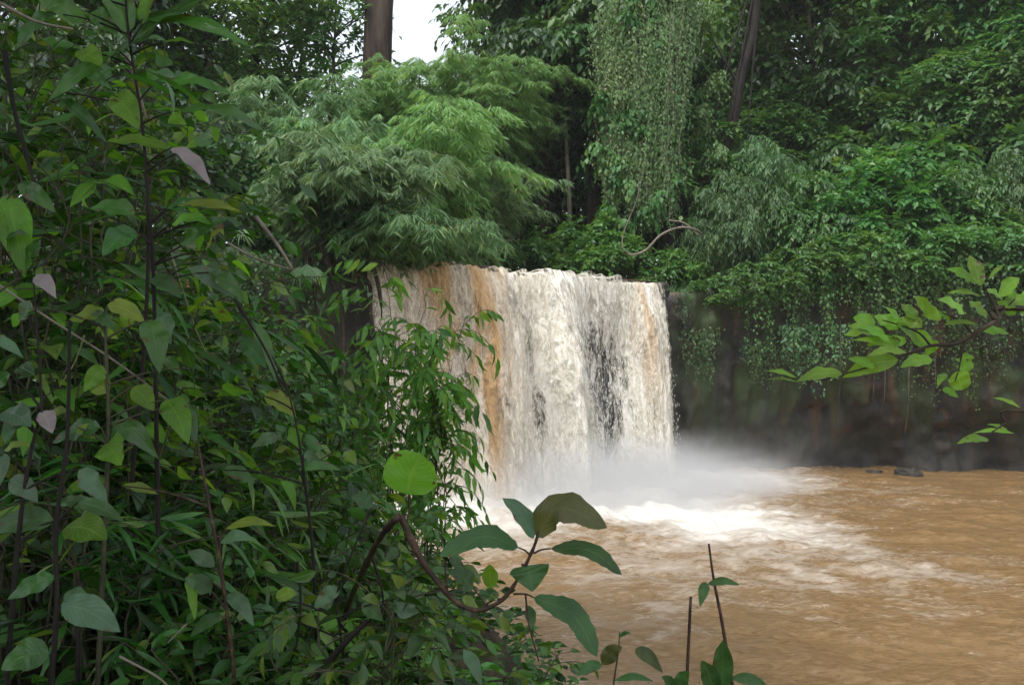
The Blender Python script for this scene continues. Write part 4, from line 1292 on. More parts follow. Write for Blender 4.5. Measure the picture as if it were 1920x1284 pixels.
for px, Y, h, sp, ns, kind, L, W, mat, lb, kw in [
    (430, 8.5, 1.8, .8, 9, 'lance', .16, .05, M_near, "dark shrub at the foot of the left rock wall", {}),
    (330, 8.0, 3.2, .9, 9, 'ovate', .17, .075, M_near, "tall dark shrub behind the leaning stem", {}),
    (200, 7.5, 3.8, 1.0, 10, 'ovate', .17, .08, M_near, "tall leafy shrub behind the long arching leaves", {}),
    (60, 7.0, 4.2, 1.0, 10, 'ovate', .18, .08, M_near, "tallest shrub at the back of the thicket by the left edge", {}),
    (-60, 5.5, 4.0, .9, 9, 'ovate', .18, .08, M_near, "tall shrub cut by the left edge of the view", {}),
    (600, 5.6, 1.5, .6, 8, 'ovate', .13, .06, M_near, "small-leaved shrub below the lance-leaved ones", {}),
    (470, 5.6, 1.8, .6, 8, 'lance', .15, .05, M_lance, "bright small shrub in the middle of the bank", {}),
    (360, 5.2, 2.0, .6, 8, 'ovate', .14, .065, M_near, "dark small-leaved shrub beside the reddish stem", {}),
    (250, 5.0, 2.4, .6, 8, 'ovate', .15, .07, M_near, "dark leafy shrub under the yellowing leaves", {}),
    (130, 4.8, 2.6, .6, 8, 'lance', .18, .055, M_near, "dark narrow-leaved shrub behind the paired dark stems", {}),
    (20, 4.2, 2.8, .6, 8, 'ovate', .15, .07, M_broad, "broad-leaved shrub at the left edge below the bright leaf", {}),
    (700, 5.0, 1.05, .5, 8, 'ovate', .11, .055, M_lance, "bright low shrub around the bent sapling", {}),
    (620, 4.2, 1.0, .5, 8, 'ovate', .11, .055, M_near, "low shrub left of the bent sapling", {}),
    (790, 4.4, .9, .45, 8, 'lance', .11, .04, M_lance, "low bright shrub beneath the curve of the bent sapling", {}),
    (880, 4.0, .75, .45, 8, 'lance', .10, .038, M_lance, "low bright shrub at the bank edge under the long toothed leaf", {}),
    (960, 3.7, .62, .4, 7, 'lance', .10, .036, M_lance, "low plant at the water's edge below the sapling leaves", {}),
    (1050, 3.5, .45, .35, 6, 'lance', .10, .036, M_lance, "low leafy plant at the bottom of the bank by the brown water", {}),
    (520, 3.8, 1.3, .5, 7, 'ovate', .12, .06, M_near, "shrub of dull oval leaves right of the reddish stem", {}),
    (420, 3.5, 1.2, .45, 7, 'ovate', .12, .06, M_greyleaf, "pale-leaved plant low beside the reddish stem", {'twigs': 4, 'per': 4}),
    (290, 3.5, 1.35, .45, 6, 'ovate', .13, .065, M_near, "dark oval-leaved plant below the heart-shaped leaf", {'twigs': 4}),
    (180, 3.2, 1.25, .4, 6, 'ovate', .13, .065, M_greyleaf, "pale-leaved plant by the foot of the paired dark stems", {'twigs': 3, 'per': 4}),
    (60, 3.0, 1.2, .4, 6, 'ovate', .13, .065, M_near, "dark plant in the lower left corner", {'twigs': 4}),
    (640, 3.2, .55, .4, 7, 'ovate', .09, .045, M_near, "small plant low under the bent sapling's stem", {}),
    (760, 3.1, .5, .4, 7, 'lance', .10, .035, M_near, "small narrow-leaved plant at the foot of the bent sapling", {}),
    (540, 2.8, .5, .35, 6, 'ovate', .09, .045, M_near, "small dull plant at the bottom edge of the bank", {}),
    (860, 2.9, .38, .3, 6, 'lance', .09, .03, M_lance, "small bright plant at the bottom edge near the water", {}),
    (260, 3.3, 1.75, .45, 6, 'ovate', .11, .06, M_lit, "yellow-green shrub shining out of the dark thicket beside the grey twig", {'twigs': 4, 'per': 4}),
    (440, 3.9, 1.55, .45, 6, 'ovate', .10, .055, M_lit, "yellow-green shrub between the reddish stem and the folded yellow-green leaf", {'twigs': 4, 'per': 4}),
    (120, 3.4, 2.4, .45, 6, 'ovate', .12, .06, M_lit, "yellow-green shrub under the long arching leaves", {'twigs': 4, 'per': 4}),
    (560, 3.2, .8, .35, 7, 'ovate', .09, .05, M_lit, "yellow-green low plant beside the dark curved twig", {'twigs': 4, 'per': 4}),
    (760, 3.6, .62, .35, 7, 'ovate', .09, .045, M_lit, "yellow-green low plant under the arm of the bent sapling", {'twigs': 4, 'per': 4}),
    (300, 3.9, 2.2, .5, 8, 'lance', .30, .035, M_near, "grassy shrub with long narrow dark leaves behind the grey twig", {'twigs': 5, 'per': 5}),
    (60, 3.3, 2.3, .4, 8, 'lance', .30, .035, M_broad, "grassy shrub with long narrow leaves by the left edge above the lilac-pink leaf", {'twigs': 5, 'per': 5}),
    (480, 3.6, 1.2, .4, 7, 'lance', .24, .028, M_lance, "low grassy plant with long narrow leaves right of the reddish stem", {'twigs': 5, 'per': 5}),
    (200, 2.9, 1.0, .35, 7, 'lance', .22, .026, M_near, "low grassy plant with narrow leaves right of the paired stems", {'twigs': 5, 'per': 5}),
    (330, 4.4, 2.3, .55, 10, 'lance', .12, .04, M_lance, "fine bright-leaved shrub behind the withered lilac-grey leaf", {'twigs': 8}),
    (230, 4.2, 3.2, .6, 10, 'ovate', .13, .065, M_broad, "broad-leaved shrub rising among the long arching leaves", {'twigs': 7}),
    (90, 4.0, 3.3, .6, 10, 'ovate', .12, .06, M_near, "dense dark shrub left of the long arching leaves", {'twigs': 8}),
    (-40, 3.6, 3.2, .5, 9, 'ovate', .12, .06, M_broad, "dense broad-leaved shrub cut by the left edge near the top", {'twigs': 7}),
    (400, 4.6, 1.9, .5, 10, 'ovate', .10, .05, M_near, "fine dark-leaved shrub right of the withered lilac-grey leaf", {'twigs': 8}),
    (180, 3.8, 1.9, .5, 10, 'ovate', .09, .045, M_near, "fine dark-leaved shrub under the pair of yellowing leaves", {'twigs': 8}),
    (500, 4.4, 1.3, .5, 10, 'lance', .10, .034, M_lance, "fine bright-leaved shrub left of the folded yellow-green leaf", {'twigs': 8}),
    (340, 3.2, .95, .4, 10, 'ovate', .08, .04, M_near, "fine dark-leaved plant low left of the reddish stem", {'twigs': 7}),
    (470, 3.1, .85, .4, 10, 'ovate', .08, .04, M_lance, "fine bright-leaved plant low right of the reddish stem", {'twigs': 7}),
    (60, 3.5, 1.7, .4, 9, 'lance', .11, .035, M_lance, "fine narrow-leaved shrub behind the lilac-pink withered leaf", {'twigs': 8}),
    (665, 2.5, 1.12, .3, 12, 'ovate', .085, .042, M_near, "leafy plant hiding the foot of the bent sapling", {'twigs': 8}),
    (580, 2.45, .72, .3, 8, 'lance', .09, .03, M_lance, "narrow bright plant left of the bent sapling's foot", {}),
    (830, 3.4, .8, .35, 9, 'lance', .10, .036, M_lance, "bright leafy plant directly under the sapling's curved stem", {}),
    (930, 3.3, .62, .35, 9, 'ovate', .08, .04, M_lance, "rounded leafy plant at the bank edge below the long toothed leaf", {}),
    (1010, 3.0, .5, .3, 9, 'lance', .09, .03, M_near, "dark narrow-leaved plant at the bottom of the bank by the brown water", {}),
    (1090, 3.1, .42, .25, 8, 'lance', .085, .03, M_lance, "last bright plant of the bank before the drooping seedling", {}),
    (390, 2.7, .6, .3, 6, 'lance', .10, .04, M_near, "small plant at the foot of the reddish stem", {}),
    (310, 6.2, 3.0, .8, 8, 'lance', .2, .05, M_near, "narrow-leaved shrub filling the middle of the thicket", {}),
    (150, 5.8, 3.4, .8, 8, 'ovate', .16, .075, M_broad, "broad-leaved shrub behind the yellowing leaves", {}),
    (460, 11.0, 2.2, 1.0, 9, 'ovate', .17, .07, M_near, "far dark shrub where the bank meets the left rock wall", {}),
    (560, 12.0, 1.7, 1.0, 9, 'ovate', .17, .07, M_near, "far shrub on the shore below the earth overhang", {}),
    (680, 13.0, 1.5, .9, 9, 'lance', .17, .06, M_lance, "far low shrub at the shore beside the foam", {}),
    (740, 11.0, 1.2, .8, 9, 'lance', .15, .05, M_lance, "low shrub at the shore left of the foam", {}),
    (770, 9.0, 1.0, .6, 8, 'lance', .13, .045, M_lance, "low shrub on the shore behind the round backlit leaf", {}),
]:
    S(px, Y, h, sp, ns, kind, L, W, mat, lb, **kw)


# ---- single leaves bent along a curve (real size, modelled rib and wavy edge)
def bent_leaf(pts, W, nhint, shape='ovate', wave=.09, fold=.2, teeth=0, m=17):
    mid = poly(pts, m)
    mid = np.stack([np.interp(np.linspace(0, 1, m), np.linspace(0, 1, len(mid)), mid[:, i]) for i in range(3)], -1)
    x = np.linspace(0, 1, m)
    pr = {'ovate': lambda x: np.sin(np.pi * x ** .8) ** .85, 'lance': lambda x: np.sin(np.pi * x ** .9) ** 1.1, 'round': lambda x: np.sqrt(np.clip(1 - (2 * x - 1) ** 2, 0, 1)) ** .9,
          'heart': lambda x: np.clip(np.sin(np.pi * np.clip(x, 0, 1) ** .55), 0, 1) ** .8, 'long': lambda x: np.sin(np.pi * x) ** .55}[shape](x)
    T = unit(np.gradient(mid, axis=0))
    S = unit(np.cross(np.broadcast_to(nhint, T.shape), T))
    N = np.cross(T, S)
    cols = np.array([-1, -.55, 0, .55, 1])
    V = []
    ph = rng.random() * 6
    for c in cols:
        ww = pr * W / 2 * c
        if teeth and abs(c) == 1: ww = ww * (1 + .07 * np.sin(x * teeth * 6.28))
        wv = wave * W * abs(c) * np.sin(x * 15 + ph + c)
        V.append(mid + S * ww[:, None] + N * (fold * np.abs(ww) + wv * pr)[:, None])
    V = np.stack(V, 1)
    A = np.empty((m, 5, 3)); A[..., 0] = rng.uniform(.2, .85); A[..., 1] = x[:, None]; A[..., 2] = cols[None]
    return mesh_np("leaf", V.reshape(-1, 3), grid_faces(m, 5), attrs={"leaf": A.reshape(-1, 3)})


def pleaf(root, base, tip, w, Y, mat, mid=None, shape='ovate', dy=.05, nh=(0, -1, .45), fold=.2, label=None, teeth=0, wave=.10, sag=.12):
    """leaf from base to tip; the rib runs towards the viewer by dy and sags"""
    a, c = at(*base, Y), at(*tip, Y - dy)
    b = at(*mid, Y - dy * .5) if mid else (a + c) / 2 + UP * sag * np.linalg.norm(c - a)
    o = link("leaf", bent_leaf([a, b, c], w * Y / F, np.array(nh, float), shape, wave, fold, teeth), mat, root)
    if label: o["label"] = label
    return o


# bent sapling in front of the water
Y = 2.2
root = empty("bent_sapling", at(600, 1320, 4.6), "sapling with a kinked brown stem and big toothed leaves hanging over the water", "sapling")
tb = Tubes()
st = poly([at(600, 1320, 4.6), at(625, 1230, 4.2), at(660, 1120, 3.3), at(690, 1052, 2.6), at(715, 1005, 2.3), at(738, 977, Y), at(750, 968, Y), at(758, 978, Y), at(790, 1045, Y), at(822, 1088, Y), at(850, 1120, Y), at(880, 1137, Y), at(908, 1138, Y), at(945, 1118, Y), at(975, 1075, Y), at(998, 1030, Y), at(1012, 990, Y)], 110)
tb.add(st, np.interp(np.linspace(0, 1, len(st)), [0, .3, .4, .46, .75, 1], [.010, .0088, .0092, .008, .006, .0036]) * (1 + .16 * vnoise(np.linspace(0, 45, len(st)), 0, 0, 5) + .28 * (np.arange(len(st)) % 9 == 0)), 9)
link("stem", tb.mesh("stem"), M_stemR, root)
tb = Tubes()
for pl in [[(764, 975), (768, 950), (766, 925)], [(840, 1105), (836, 1070), (838, 1048)], [(915, 1137), (903, 1118), (888, 1100)], [(962, 1110), (985, 1110), (1000, 1116)], [(1000, 1035), (1015, 1028), (1032, 1026)], [(995, 1040), (985, 1030), (972, 1024)], [(985, 1062), (978, 1055), (990, 1058)],
           [(985, 1112), (990, 1160), (1000, 1200), (1010, 1235)]]:
    tb = Tubes(); tb.add(poly([at(*p, Y) for p in pl], 10), [.003, .002], 5)
    link("petiole", tb.mesh("petiole"), M_stemR, root)
pleaf(root, (766, 926), (790, 850), 104, Y, M_lit, (772, 888), 'round', .02, (0, -1, .15), .05, "round bright green backlit leaf", wave=.03)
pleaf(root, (1000, 1008), (942, 932), 38, Y, M_greyleaf, (975, 960), 'ovate', -.05, (.5, -1, .4), .3)
pleaf(root, (1005, 1005), (1138, 988), 62, Y, M_brown, (1050, 950), 'long', .06, (-.1, -.9, .7), .15, "arched reddish-brown leaf", teeth=5)
pleaf(root, (1032, 1026), (1165, 1075), 32, Y, M_hero, (1105, 1030), 'long', .05, (0, -.9, .6), .2, teeth=7)
pleaf(root, (972, 1024), (824, 1040), 44, Y, M_hero, (905, 1004), 'long', .06, (0, -.9, .6), .2, teeth=6)
pleaf(root, (990, 1057), (998, 1106), 76, Y, M_hero, None, 'heart', .03, (0, -1, .25), .1)
pleaf(root, (1000, 1116), (1118, 1226), 46, Y, M_hero, (1075, 1150), 'long', .06, (.2, -1, .6), .15, "long toothed bluish green leaf", teeth=7)
pleaf(root, (888, 1100), (842, 1072), 44, Y, M_hero, None, 'ovate', .04, (0, -.8, .8), .15)
pleaf(root, (920, 1100), (918, 1055), 30, Y + .15, M_lit, None, 'ovate', .02, (0, -1, .2), .1)
pleaf(root, (1000, 1170), (985, 1130), 22, Y + .1, M_greyleaf, None, 'lance', .02)

# leafy branch reaching in from the right
Y = 2.6
tx, ty = 3.1, 2.2
tz = float(ground_z(tx, ty))
root = empty("overhanging_tree", (tx, ty, tz), "bright green leafy branch reaching in over the pool from the right edge", "branch")
tb = Tubes()
tb.add(poly([(tx, ty, tz - .5), (tx + .05, ty, 1.8), (tx - .1, ty + .1, 3.6), (tx, ty + .1, 5.2)], 18), [.09, .04], 8)
link("trunk", tb.mesh("trunk"), M_bark, root)
tb = Tubes()
e = at(1920, 578, Y)
tb.add(poly([(tx - .08, ty + .1, 3.7), (2.4, 2.4, 4.05), e, at(1865, 604, Y), at(1825, 627, Y), at(1790, 645, Y), at(1745, 648, Y), at(1700, 664, Y), at(1640, 684, Y), at(1575, 702, Y), at(1500, 713, Y)], 60), [.011, .0016], 6)
for pl in [[(1875, 596), (1860, 560), (1845, 535)], [(1812, 634), (1805, 655), (1798, 690), (1790, 715)], [(1745, 648), (1725, 625), (1690, 610), (1655, 600)], [(1825, 627), (1800, 600), (1765, 585)], [(1865, 604), (1885, 580), (1905, 560)]]:
    tb.add(poly([at(*p, Y) for p in pl], 12), [.004, .0018], 5)
tb.add(poly([(tx - .05, ty + .1, 3.3), (2.3, 2.45, 3.75), at(1925, 770, Y), at(1882, 794, Y), at(1850, 815, Y)], 20), [.008, .002], 5)
link("branch", tb.mesh("branch"), M_bark, root)
for b_, t_, w, sh in [
    ((1841, 536), (1820, 478), 26, 'ovate'), ((1830, 530), (1777, 504), 22, 'ovate'), ((1854, 525), (1886, 495), 8, 'lance'), ((1875, 555), (1914, 521), 26, 'ovate'), ((1886, 577), (1926, 558), 26, 'ovate'),
    ((1841, 555), (1777, 549), 13, 'lance'), ((1809, 588), (1759, 562), 27, 'ovate'), ((1818, 564), (1852, 599), 27, 'ovate'), ((1770, 609), (1837, 609), 10, 'lance'), ((1751, 599), (1714, 555), 25, 'ovate'),
    ((1745, 648), (1702, 625), 30, 'ovate'), ((1654, 622), (1583, 629), 32, 'ovate'), ((1640, 610), (1600, 595), 26, 'ovate'), ((1684, 618), (1639, 592), 28, 'ovate'), ((1729, 614), (1687, 596), 27, 'ovate'),
    ((1691, 659), (1598, 637), 16, 'lance'), ((1748, 674), (1687, 689), 27, 'ovate'), ((1684, 674), (1579, 708), 34, 'ovate'), ((1579, 700), (1493, 715), 26, 'ovate'), ((1493, 708), (1435, 695), 10, 'lance'), ((1495, 716), (1434, 712), 8, 'lance'),
    ((1844, 622), (1893, 626), 18, 'ovate'), ((1807, 662), (1809, 700), 36, 'round'), ((1792, 697), (1803, 731), 36, 'round'), ((1773, 700), (1757, 724), 14, 'ovate'), ((1766, 730), (1796, 745), 14, 'ovate'),
    ((1912, 764), (1859, 745), 9, 'lance'), ((1900, 812), (1822, 811), 9, 'lance'), ((1852, 824), (1792, 831), 17, 'ovate'), ((1888, 806), (1848, 795), 8, 'lance'), ((1700, 640), (1650, 650), 24, 'ovate'), ((1720, 600), (1690, 570), 22, 'ovate'),
    ((1668, 640), (1610, 612), 24, 'ovate'), ((1760, 640), (1735, 668), 20, 'ovate'), ((1905, 560), (1880, 535), 22, 'ovate'), ((1918, 590), (1935, 540), 24, 'ovate'), ((1700, 625), (1660, 575), 22, 'ovate'), ((1660, 625), (1590, 612), 24, 'ovate'), ((1690, 640), (1625, 648), 22, 'ovate'), ((1720, 640), (1680, 605), 24, 'ovate'), ((1765, 600), (1725, 575), 22, 'ovate'), ((1700, 660), (1625, 668), 20, 'ovate'), ((1790, 610), (1760, 585), 20, 'ovate'), ((1880, 560), (1850, 545), 20, 'ovate'), ((1905, 590), (1870, 565), 22, 'ovate'), ((1640, 690), (1590, 672), 18, 'ovate')]:
    pleaf(root, b_, t_, w * 1.08, Y + rng.normal(0, .05), M_branchleaf, None, sh, rng.uniform(-.05, .06), (rng.normal(0, .35), -1, rng.uniform(.2, 1.0)), .15, sag=.08)

# thin upright stems at the bottom of the view
Y = 3.0
root = empty("seedling", at(1362, 1300, Y), "thin upright seedling with two small leaves near its tip, standing against brown water", "seedling")
tb = Tubes()
tb.add(poly([at(1385, 1400, Y), at(1370, 1284, Y), at(1351, 1163, Y), at(1336, 1084, Y), at(1327, 1017, Y)], 30), [.008, .0035], 6)
link("stem", tb.mesh("stem"), M_stemR, root)
for b_, t_, w, sh in [((1325, 1092), (1385, 1094), 15, 'ovate'), ((1322, 1088), (1310, 1134), 20, 'ovate'), ((1352, 1290), (1352, 1195), 38, 'ovate'), ((1365, 1265), (1445, 1290), 22, 'lance'), ((1340, 1300), (1312, 1232), 34, 'ovate')]:
    pleaf(root, b_, t_, w, Y, M_hero, None, sh, .03, (rng.normal(0, .2), -1, .4), .2)
root = empty("bare_stick", at(1284, 1310, Y), "thin bare dark stick standing left of the two-leaved seedling", "stick")
tb = Tubes(); tb.add(poly([at(1278, 1400, Y), at(1284, 1284, Y), at(1293, 1115, Y)], 14), [.007, .005], 6)
link("stem", tb.mesh("stem"), M_stemR, root)
root = empty("seedling", at(1265, 1310, Y), "short seedling with rounded leaves at the foot of the bare stick", "seedling")
tb = Tubes(); tb.add(poly([at(1262, 1400, Y), at(1262, 1330, Y), at(1266, 1270, Y)], 8), .004, 5)
link("stem", tb.mesh("stem"), M_stem, root)
for b_, t_, w in [((1264, 1290), (1290, 1252), 26), ((1264, 1290), (1238, 1262), 20), ((1268, 1300), (1300, 1284), 24)]:
    pleaf(root, b_, t_, w, Y, M_hero, None, 'ovate', .03)
Y = 3.2
root = empty("seedling", at(1150, 1300, Y), "seedling with drooping pointed leaves between the sapling and the bare stick", "seedling")
tb = Tubes(); tb.add(poly([at(1150, 1380, Y), at(1148, 1290, Y), at(1158, 1215, Y), at(1160, 1180, Y)], 16), [.005, .002], 5)
link("stem", tb.mesh("stem"), M_stem, root)
for b_, t_, w, sh in [((1128, 1240), (1165, 1207), 30, 'ovate'), ((1188, 1212), (1240, 1255), 26, 'ovate'), ((1158, 1190), (1182, 1182), 8, 'lance'), ((1128, 1240), (1080, 1262), 22, 'lance'), ((1150, 1270), (1225, 1272), 14, 'lance')]:
    pleaf(root, b_, t_, w, Y, M_brown if w > 25 else M_hero, None, sh, .03)


# tall broad-leaved plants of the left thicket, each with its own stem and single leaves
def leafy(name, label, Y, stem, srad, smat, leaves, cat="sapling"):
    st = [at(x, y, Y) for x, y in stem]
    root = empty(name, st[0], label, cat)
    tb = Tubes()
    tb.add(poly(st, 10 * len(st)), [srad[0] * .7, srad[1] * .7], 7)
    stp = poly(st, 40)
    ms = []
    for b_, t_, w, mt, sh in leaves:
        ms.append((b_, t_, w, mt, sh))
        a = at(*b_, Y)
        k = np.argmin(np.abs(stp[:, 2] - (a[2] - .06)) + .5 * np.linalg.norm(stp - a, axis=1))
        d = np.linalg.norm(stp[k] - a)
        if .01 < d < .6: tb.add(bez(stp[k], (stp[k] + a) / 2 + UP * d * .1, a, 7), [.004, .002], 5)
    link("stem", tb.mesh("stem"), smat, root)
    for b_, t_, w, mt, sh in ms:
        pleaf(root, b_, t_, w, Y, mt, None, sh, rng.uniform(-.06, .10), (rng.normal(0, .3), -1, rng.uniform(.2, 1.1)), .18, sag=rng.uniform(.04, .14))


B, LT, YL, GL, DL, HR = M_broad, M_lit, M_yleaf, M_greyleaf, M_dead, M_hero
leafy("broad_leaved_sapling", "sapling with a bright yellow-green leaf lit through at the left edge", 2.5, [(-60, 1000), (-30, 700), (-5, 500), (5, 350)], [.012, .006], M_stem,
      [((8, 362), (45, 520), 62, LT, 'ovate'), ((28, 345), (102, 398), 34, B, 'ovate'), ((-20, 380), (10, 470), 30, LT, 'ovate'), ((0, 460), (48, 440), 26, GL, 'ovate'), ((-30, 640), (45, 672), 26, GL, 'lance'), ((40, 520), (75, 450), 40, B, 'ovate')])
leafy("ginger_plant", "tall plant with long dark arching leaves along the top left", 2.9, [(250, 900), (272, 620), (275, 400), (262, 230), (235, 60), (225, -60)], [.011, .005], M_barkD,
      [((200, 108), (398, -20), 66, B, 'long'), ((235, 60), (180, -60), 56, B, 'ovate'), ((262, 40), (285, -70), 44, LT, 'ovate'), ((300, 75), (362, 78), 14, LT, 'lance'), ((262, 30), (470, 85), 34, B, 'lance'), ((290, 150), (440, 178), 32, B, 'lance'),
       ((330, 205), (492, 243), 36, B, 'long'), ((205, 175), (256, 240), 52, LT, 'ovate'), ((195, 262), (322, 280), 26, LT, 'long'), ((100, 170), (200, 270), 24, B, 'lance'), ((215, 90), (80, 190), 40, B, 'lance'), ((160, 20), (215, 60), 40, B, 'ovate'), ((140, 90), (185, 120), 44, LT, 'ovate'), ((60, -20), (150, 40), 50, B, 'long'), ((95, 20), (20, 90), 46, B, 'lance')])
leafy("broad_leaved_sapling", "dark stemmed sapling carrying a withered lilac-grey leaf", 2.7, [(300, 1000), (292, 700), (285, 480), (272, 350), (268, 280)], [.011, .005], M_barkD,
      [((318, 275), (392, 346), 34, DL, 'ovate'), ((330, 285), (368, 305), 14, LT, 'ovate'), ((310, 390), (400, 380), 34, B, 'ovate'), ((320, 420), (395, 420), 30, LT, 'ovate'), ((330, 385), (450, 395), 22, YL, 'lance'), ((340, 460), (425, 410), 34, B, 'ovate'),
       ((385, 470), (415, 430), 26, YL, 'ovate'), ((395, 410), (418, 440), 20, YL, 'ovate'), ((250, 430), (190, 480), 50, B, 'ovate'), ((250, 400), (165, 390), 44, B, 'ovate'), ((280, 520), (340, 560), 34, HR, 'ovate'), ((300, 590), (320, 645), 46, GL, 'ovate'), ((350, 500), (440, 560), 34, GL, 'lance'), ((390, 510), (462, 570), 30, B, 'lance')])
leafy("broad_leaved_sapling", "sapling with a pair of yellowing leaves in the middle of the thicket", 2.6, [(190, 1284), (200, 1000), (205, 800), (200, 680), (196, 585)], [.012, .005], M_stem,
      [((196, 588), (125, 605), 42, YL, 'ovate'), ((200, 572), (272, 606), 36, YL, 'ovate'), ((200, 690), (158, 735), 34, LT, 'ovate'), ((205, 735), (160, 715), 40, YL, 'ovate'), ((170, 590), (215, 620), 26, B, 'ovate'), ((60, 575), (35, 600), 36, GL, 'ovate'), ((310, 750), (355, 832), 52, LT, 'ovate'), ((345, 760), (370, 830), 30, GL, 'lance'), ((250, 725), (290, 770), 40, LT, 'ovate'),
       ((200, 830), (230, 872), 58, LT, 'heart'), ((145, 800), (182, 822), 26, YL, 'ovate'), ((190, 800), (100, 830), 44, B, 'ovate'), ((210, 790), (300, 860), 40, B, 'lance'), ((360, 690), (340, 640), 30, B, 'ovate'), ((280, 600), (300, 700), 50, B, 'ovate')])
leafy("broad_leaved_sapling", "sapling with a lilac-pink withered leaf and grey-green round leaves by the left edge", 2.4, [(20, 1284), (40, 1000), (60, 850), (80, 770)], [.012, .005], M_barkD,
      [((80, 770), (100, 812), 34, DL, 'ovate'), ((10, 770), (60, 800), 50, GL, 'ovate'), ((45, 770), (10, 830), 44, HR, 'ovate'), ((10, 845), (60, 835), 18, YL, 'ovate'), ((60, 520), (105, 560), 30, DL, 'lance'), ((105, 975), (-20, 1000), 52, HR, 'ovate'), ((128, 985), (205, 1010), 66, LT, 'ovate'), ((200, 960), (95, 945), 26, B, 'lance'), ((20, 700), (-30, 740), 30, B, 'ovate'), ((150, 880), (205, 940), 40, GL, 'ovate'), ((20, 900), (75, 940), 40, GL, 'ovate')])
leafy("paired_stems", "pair of straight dark stems rising together in the lower left corner", 2.3, [(100, 1330), (112, 1150), (110, 980), (128, 820), (130, 600)], [.011, .006], M_barkD,
      [((120, 1130), (232, 1180), 60, GL, 'ovate'), ((125, 1110), (180, 1130), 44, GL, 'ovate'), ((150, 940), (235, 975), 30, HR, 'ovate'), ((110, 1080), (20, 1120), 40, B, 'ovate'), ((100, 1220), (10, 1250), 60, B, 'ovate')], "stems")
leafy("reddish_stem", "reddish brown upright stem crossing the lower bank thicket", 2.6, [(450, 1330), (437, 1200), (415, 1050), (395, 950), (380, 870), (368, 820)], [.0095, .005], M_stemR,
      [((415, 1015), (480, 1010), 24, GL, 'lance'), ((405, 1060), (355, 1030), 30, GL, 'ovate'), ((400, 1105), (350, 1080), 34, GL, 'ovate'), ((360, 1070), (370, 1160), 24, LT, 'ovate'), ((430, 1110), (480, 1170), 30, GL, 'ovate'), ((425, 990), (520, 985), 18, YL, 'lance'), ((230, 910), (300, 925), 20, YL, 'lance'), ((420, 1150), (360, 1190), 26, HR, 'ovate'), ((370, 830), (400, 800), 26, B, 'ovate')], "sapling")
leafy("broad_leaved_sapling", "sapling with a folded yellow-green leaf beside the lance-leaved shrub", 3.2, [(600, 1284), (590, 1050), (570, 880), (555, 790), (540, 730)], [.011, .004], M_barkD,
      [((495, 742), (556, 782), 40, YL, 'ovate'), ((560, 840), (545, 800), 26, LT, 'ovate'), ((530, 820), (470, 840), 26, GL, 'lance'), ((570, 850), (600, 870), 22, GL, 'ovate'), ((560, 880), (640, 880), 20, B, 'lance'), ((420, 880), (480, 905), 30, HR, 'ovate'), ((450, 640), (500, 690), 36, HR, 'ovate'), ((470, 600), (520, 720), 26, B, 'lance')])
leafy("broad_leaved_sapling", "low sapling with pale broad leaves left of the bent sapling's foot", 2.7, [(660, 1330), (650, 1250), (640, 1180), (630, 1120)], [.009, .004], M_barkD,
      [((650, 1185), (735, 1225), 40, LT, 'ovate'), ((690, 1190), (745, 1240), 30, HR, 'ovate'), ((540, 1160), (520, 1230), 30, LT, 'ovate'), ((520, 1120), (560, 1110), 26, YL, 'ovate'), ((640, 1100), (590, 1140), 30, GL, 'ovate'), ((680, 1130), (720, 1160), 30, HR, 'ovate'), ((740, 1120), (790, 1180), 36, GL, 'lance'), ((700, 950), (660, 930), 30, HR, 'ovate'), ((870, 1210), (905, 1284), 26, GL, 'lance')])

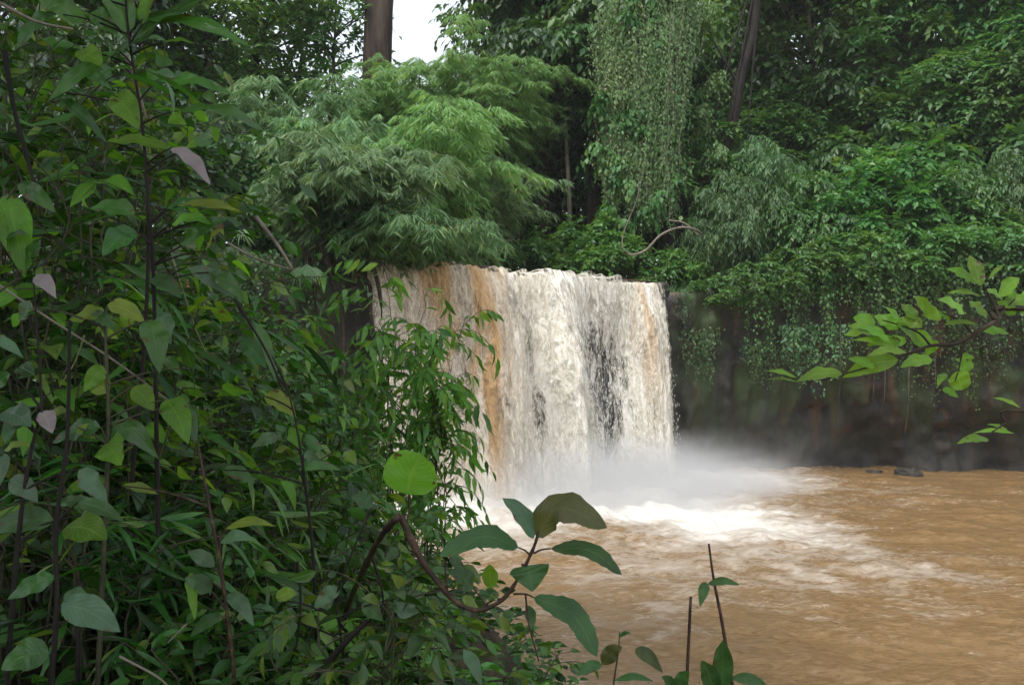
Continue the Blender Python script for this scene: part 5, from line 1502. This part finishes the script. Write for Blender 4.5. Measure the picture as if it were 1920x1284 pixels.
g = "loose dead twigs in the thicket"
for Y, pl, r, mt, lb in [
    (2.8, [(-10, 530), (80, 590), (220, 680), (370, 790)], .005, M_liana, "long thin grey twig slanting down across the thicket"),
    (2.7, [(0, 90), (20, 200), (45, 290), (70, 380)], .009, M_barkD, "dark bent twig near the top left corner"),
    (2.7, [(-10, 0), (60, 35), (130, 50)], .006, M_liana, "pale bare twig across the top left corner"),
    (3.0, [(478, 405), (520, 460), (548, 505)], .008, M_liana, "pale stick pointing down at the dark hollow"),
    (3.0, [(425, 455), (480, 485), (545, 505)], .005, M_liana, "thin pale twig beside the pale stick"),
    (3.0, [(230, 100), (255, 170), (270, 220)], .008, M_liana, "pale upright stick among the arching leaves"),
    (2.5, [(158, 628), (140, 680), (112, 725)], .003, M_culm, "pale thin stalk hanging below the yellowing leaves"),
    (2.5, [(230, 1225), (300, 1262), (330, 1290)], .004, M_liana, "pale dead twig lying at the bottom of the bank"),
    (2.4, [(355, 1165), (320, 1200)], .003, M_liana, "short pale twig beside the reddish stem"),
    (2.6, [(560, 1050), (566, 1120), (560, 1200), (545, 1240)], .005, M_barkD, "dark curved twig left of the bent sapling"),
    (2.6, [(590, 1270), (650, 1200), (690, 1160)], .012, M_barkD, "dark thick broken branch at the foot of the bent sapling"),
    (3.4, [(700, 1040), (720, 1130), (690, 1230)], .006, M_barkD, "thin dark stem under the kink of the bent sapling"),
    (3.0, [(440, 560), (500, 660), (530, 730)], .006, M_barkD, "dark arching twig above the folded yellow-green leaf"),
    (3.4, [(320, 480), (360, 600), (385, 660)], .006, M_culm, "slender green cane leaning right in the thicket"),
    (2.6, [(150, 1330), (153, 1200), (150, 1080)], .009, M_barkD, "short dark upright stem right of the paired stems"),
]:
    tb = Tubes(); tb.add(poly([at(x, y, Y) for x, y in pl], 24), [r, r * .6], 6)
    tag(link("dead_twig", tb.mesh("dead_twig"), mt), lb, "twig", g)

# moist air between the viewer and the forest
hb = mesh_np("haze", np.array([(x, y, z) for x in (-75, 75) for y in (-30, 100) for z in (-2.5, 60)]), np.array([(0, 1, 3, 2), (4, 6, 7, 5), (0, 4, 5, 1), (2, 3, 7, 6), (0, 2, 6, 4), (1, 5, 7, 3)]), smooth=False)
hm = bpy.data.materials.new("humid_air"); hm.use_nodes = True
hn = hm.node_tree.nodes; hn.remove(hn["Principled BSDF"])
pv = hn.new("ShaderNodeVolumePrincipled"); pv.inputs["Color"].default_value = (.92, .96, .95, 1); pv.inputs["Density"].default_value = .0004
hm.node_tree.links.new(pv.outputs[0], hn["Material Output"].inputs["Volume"])
tag(link("haze", hb, hm), kind="stuff")
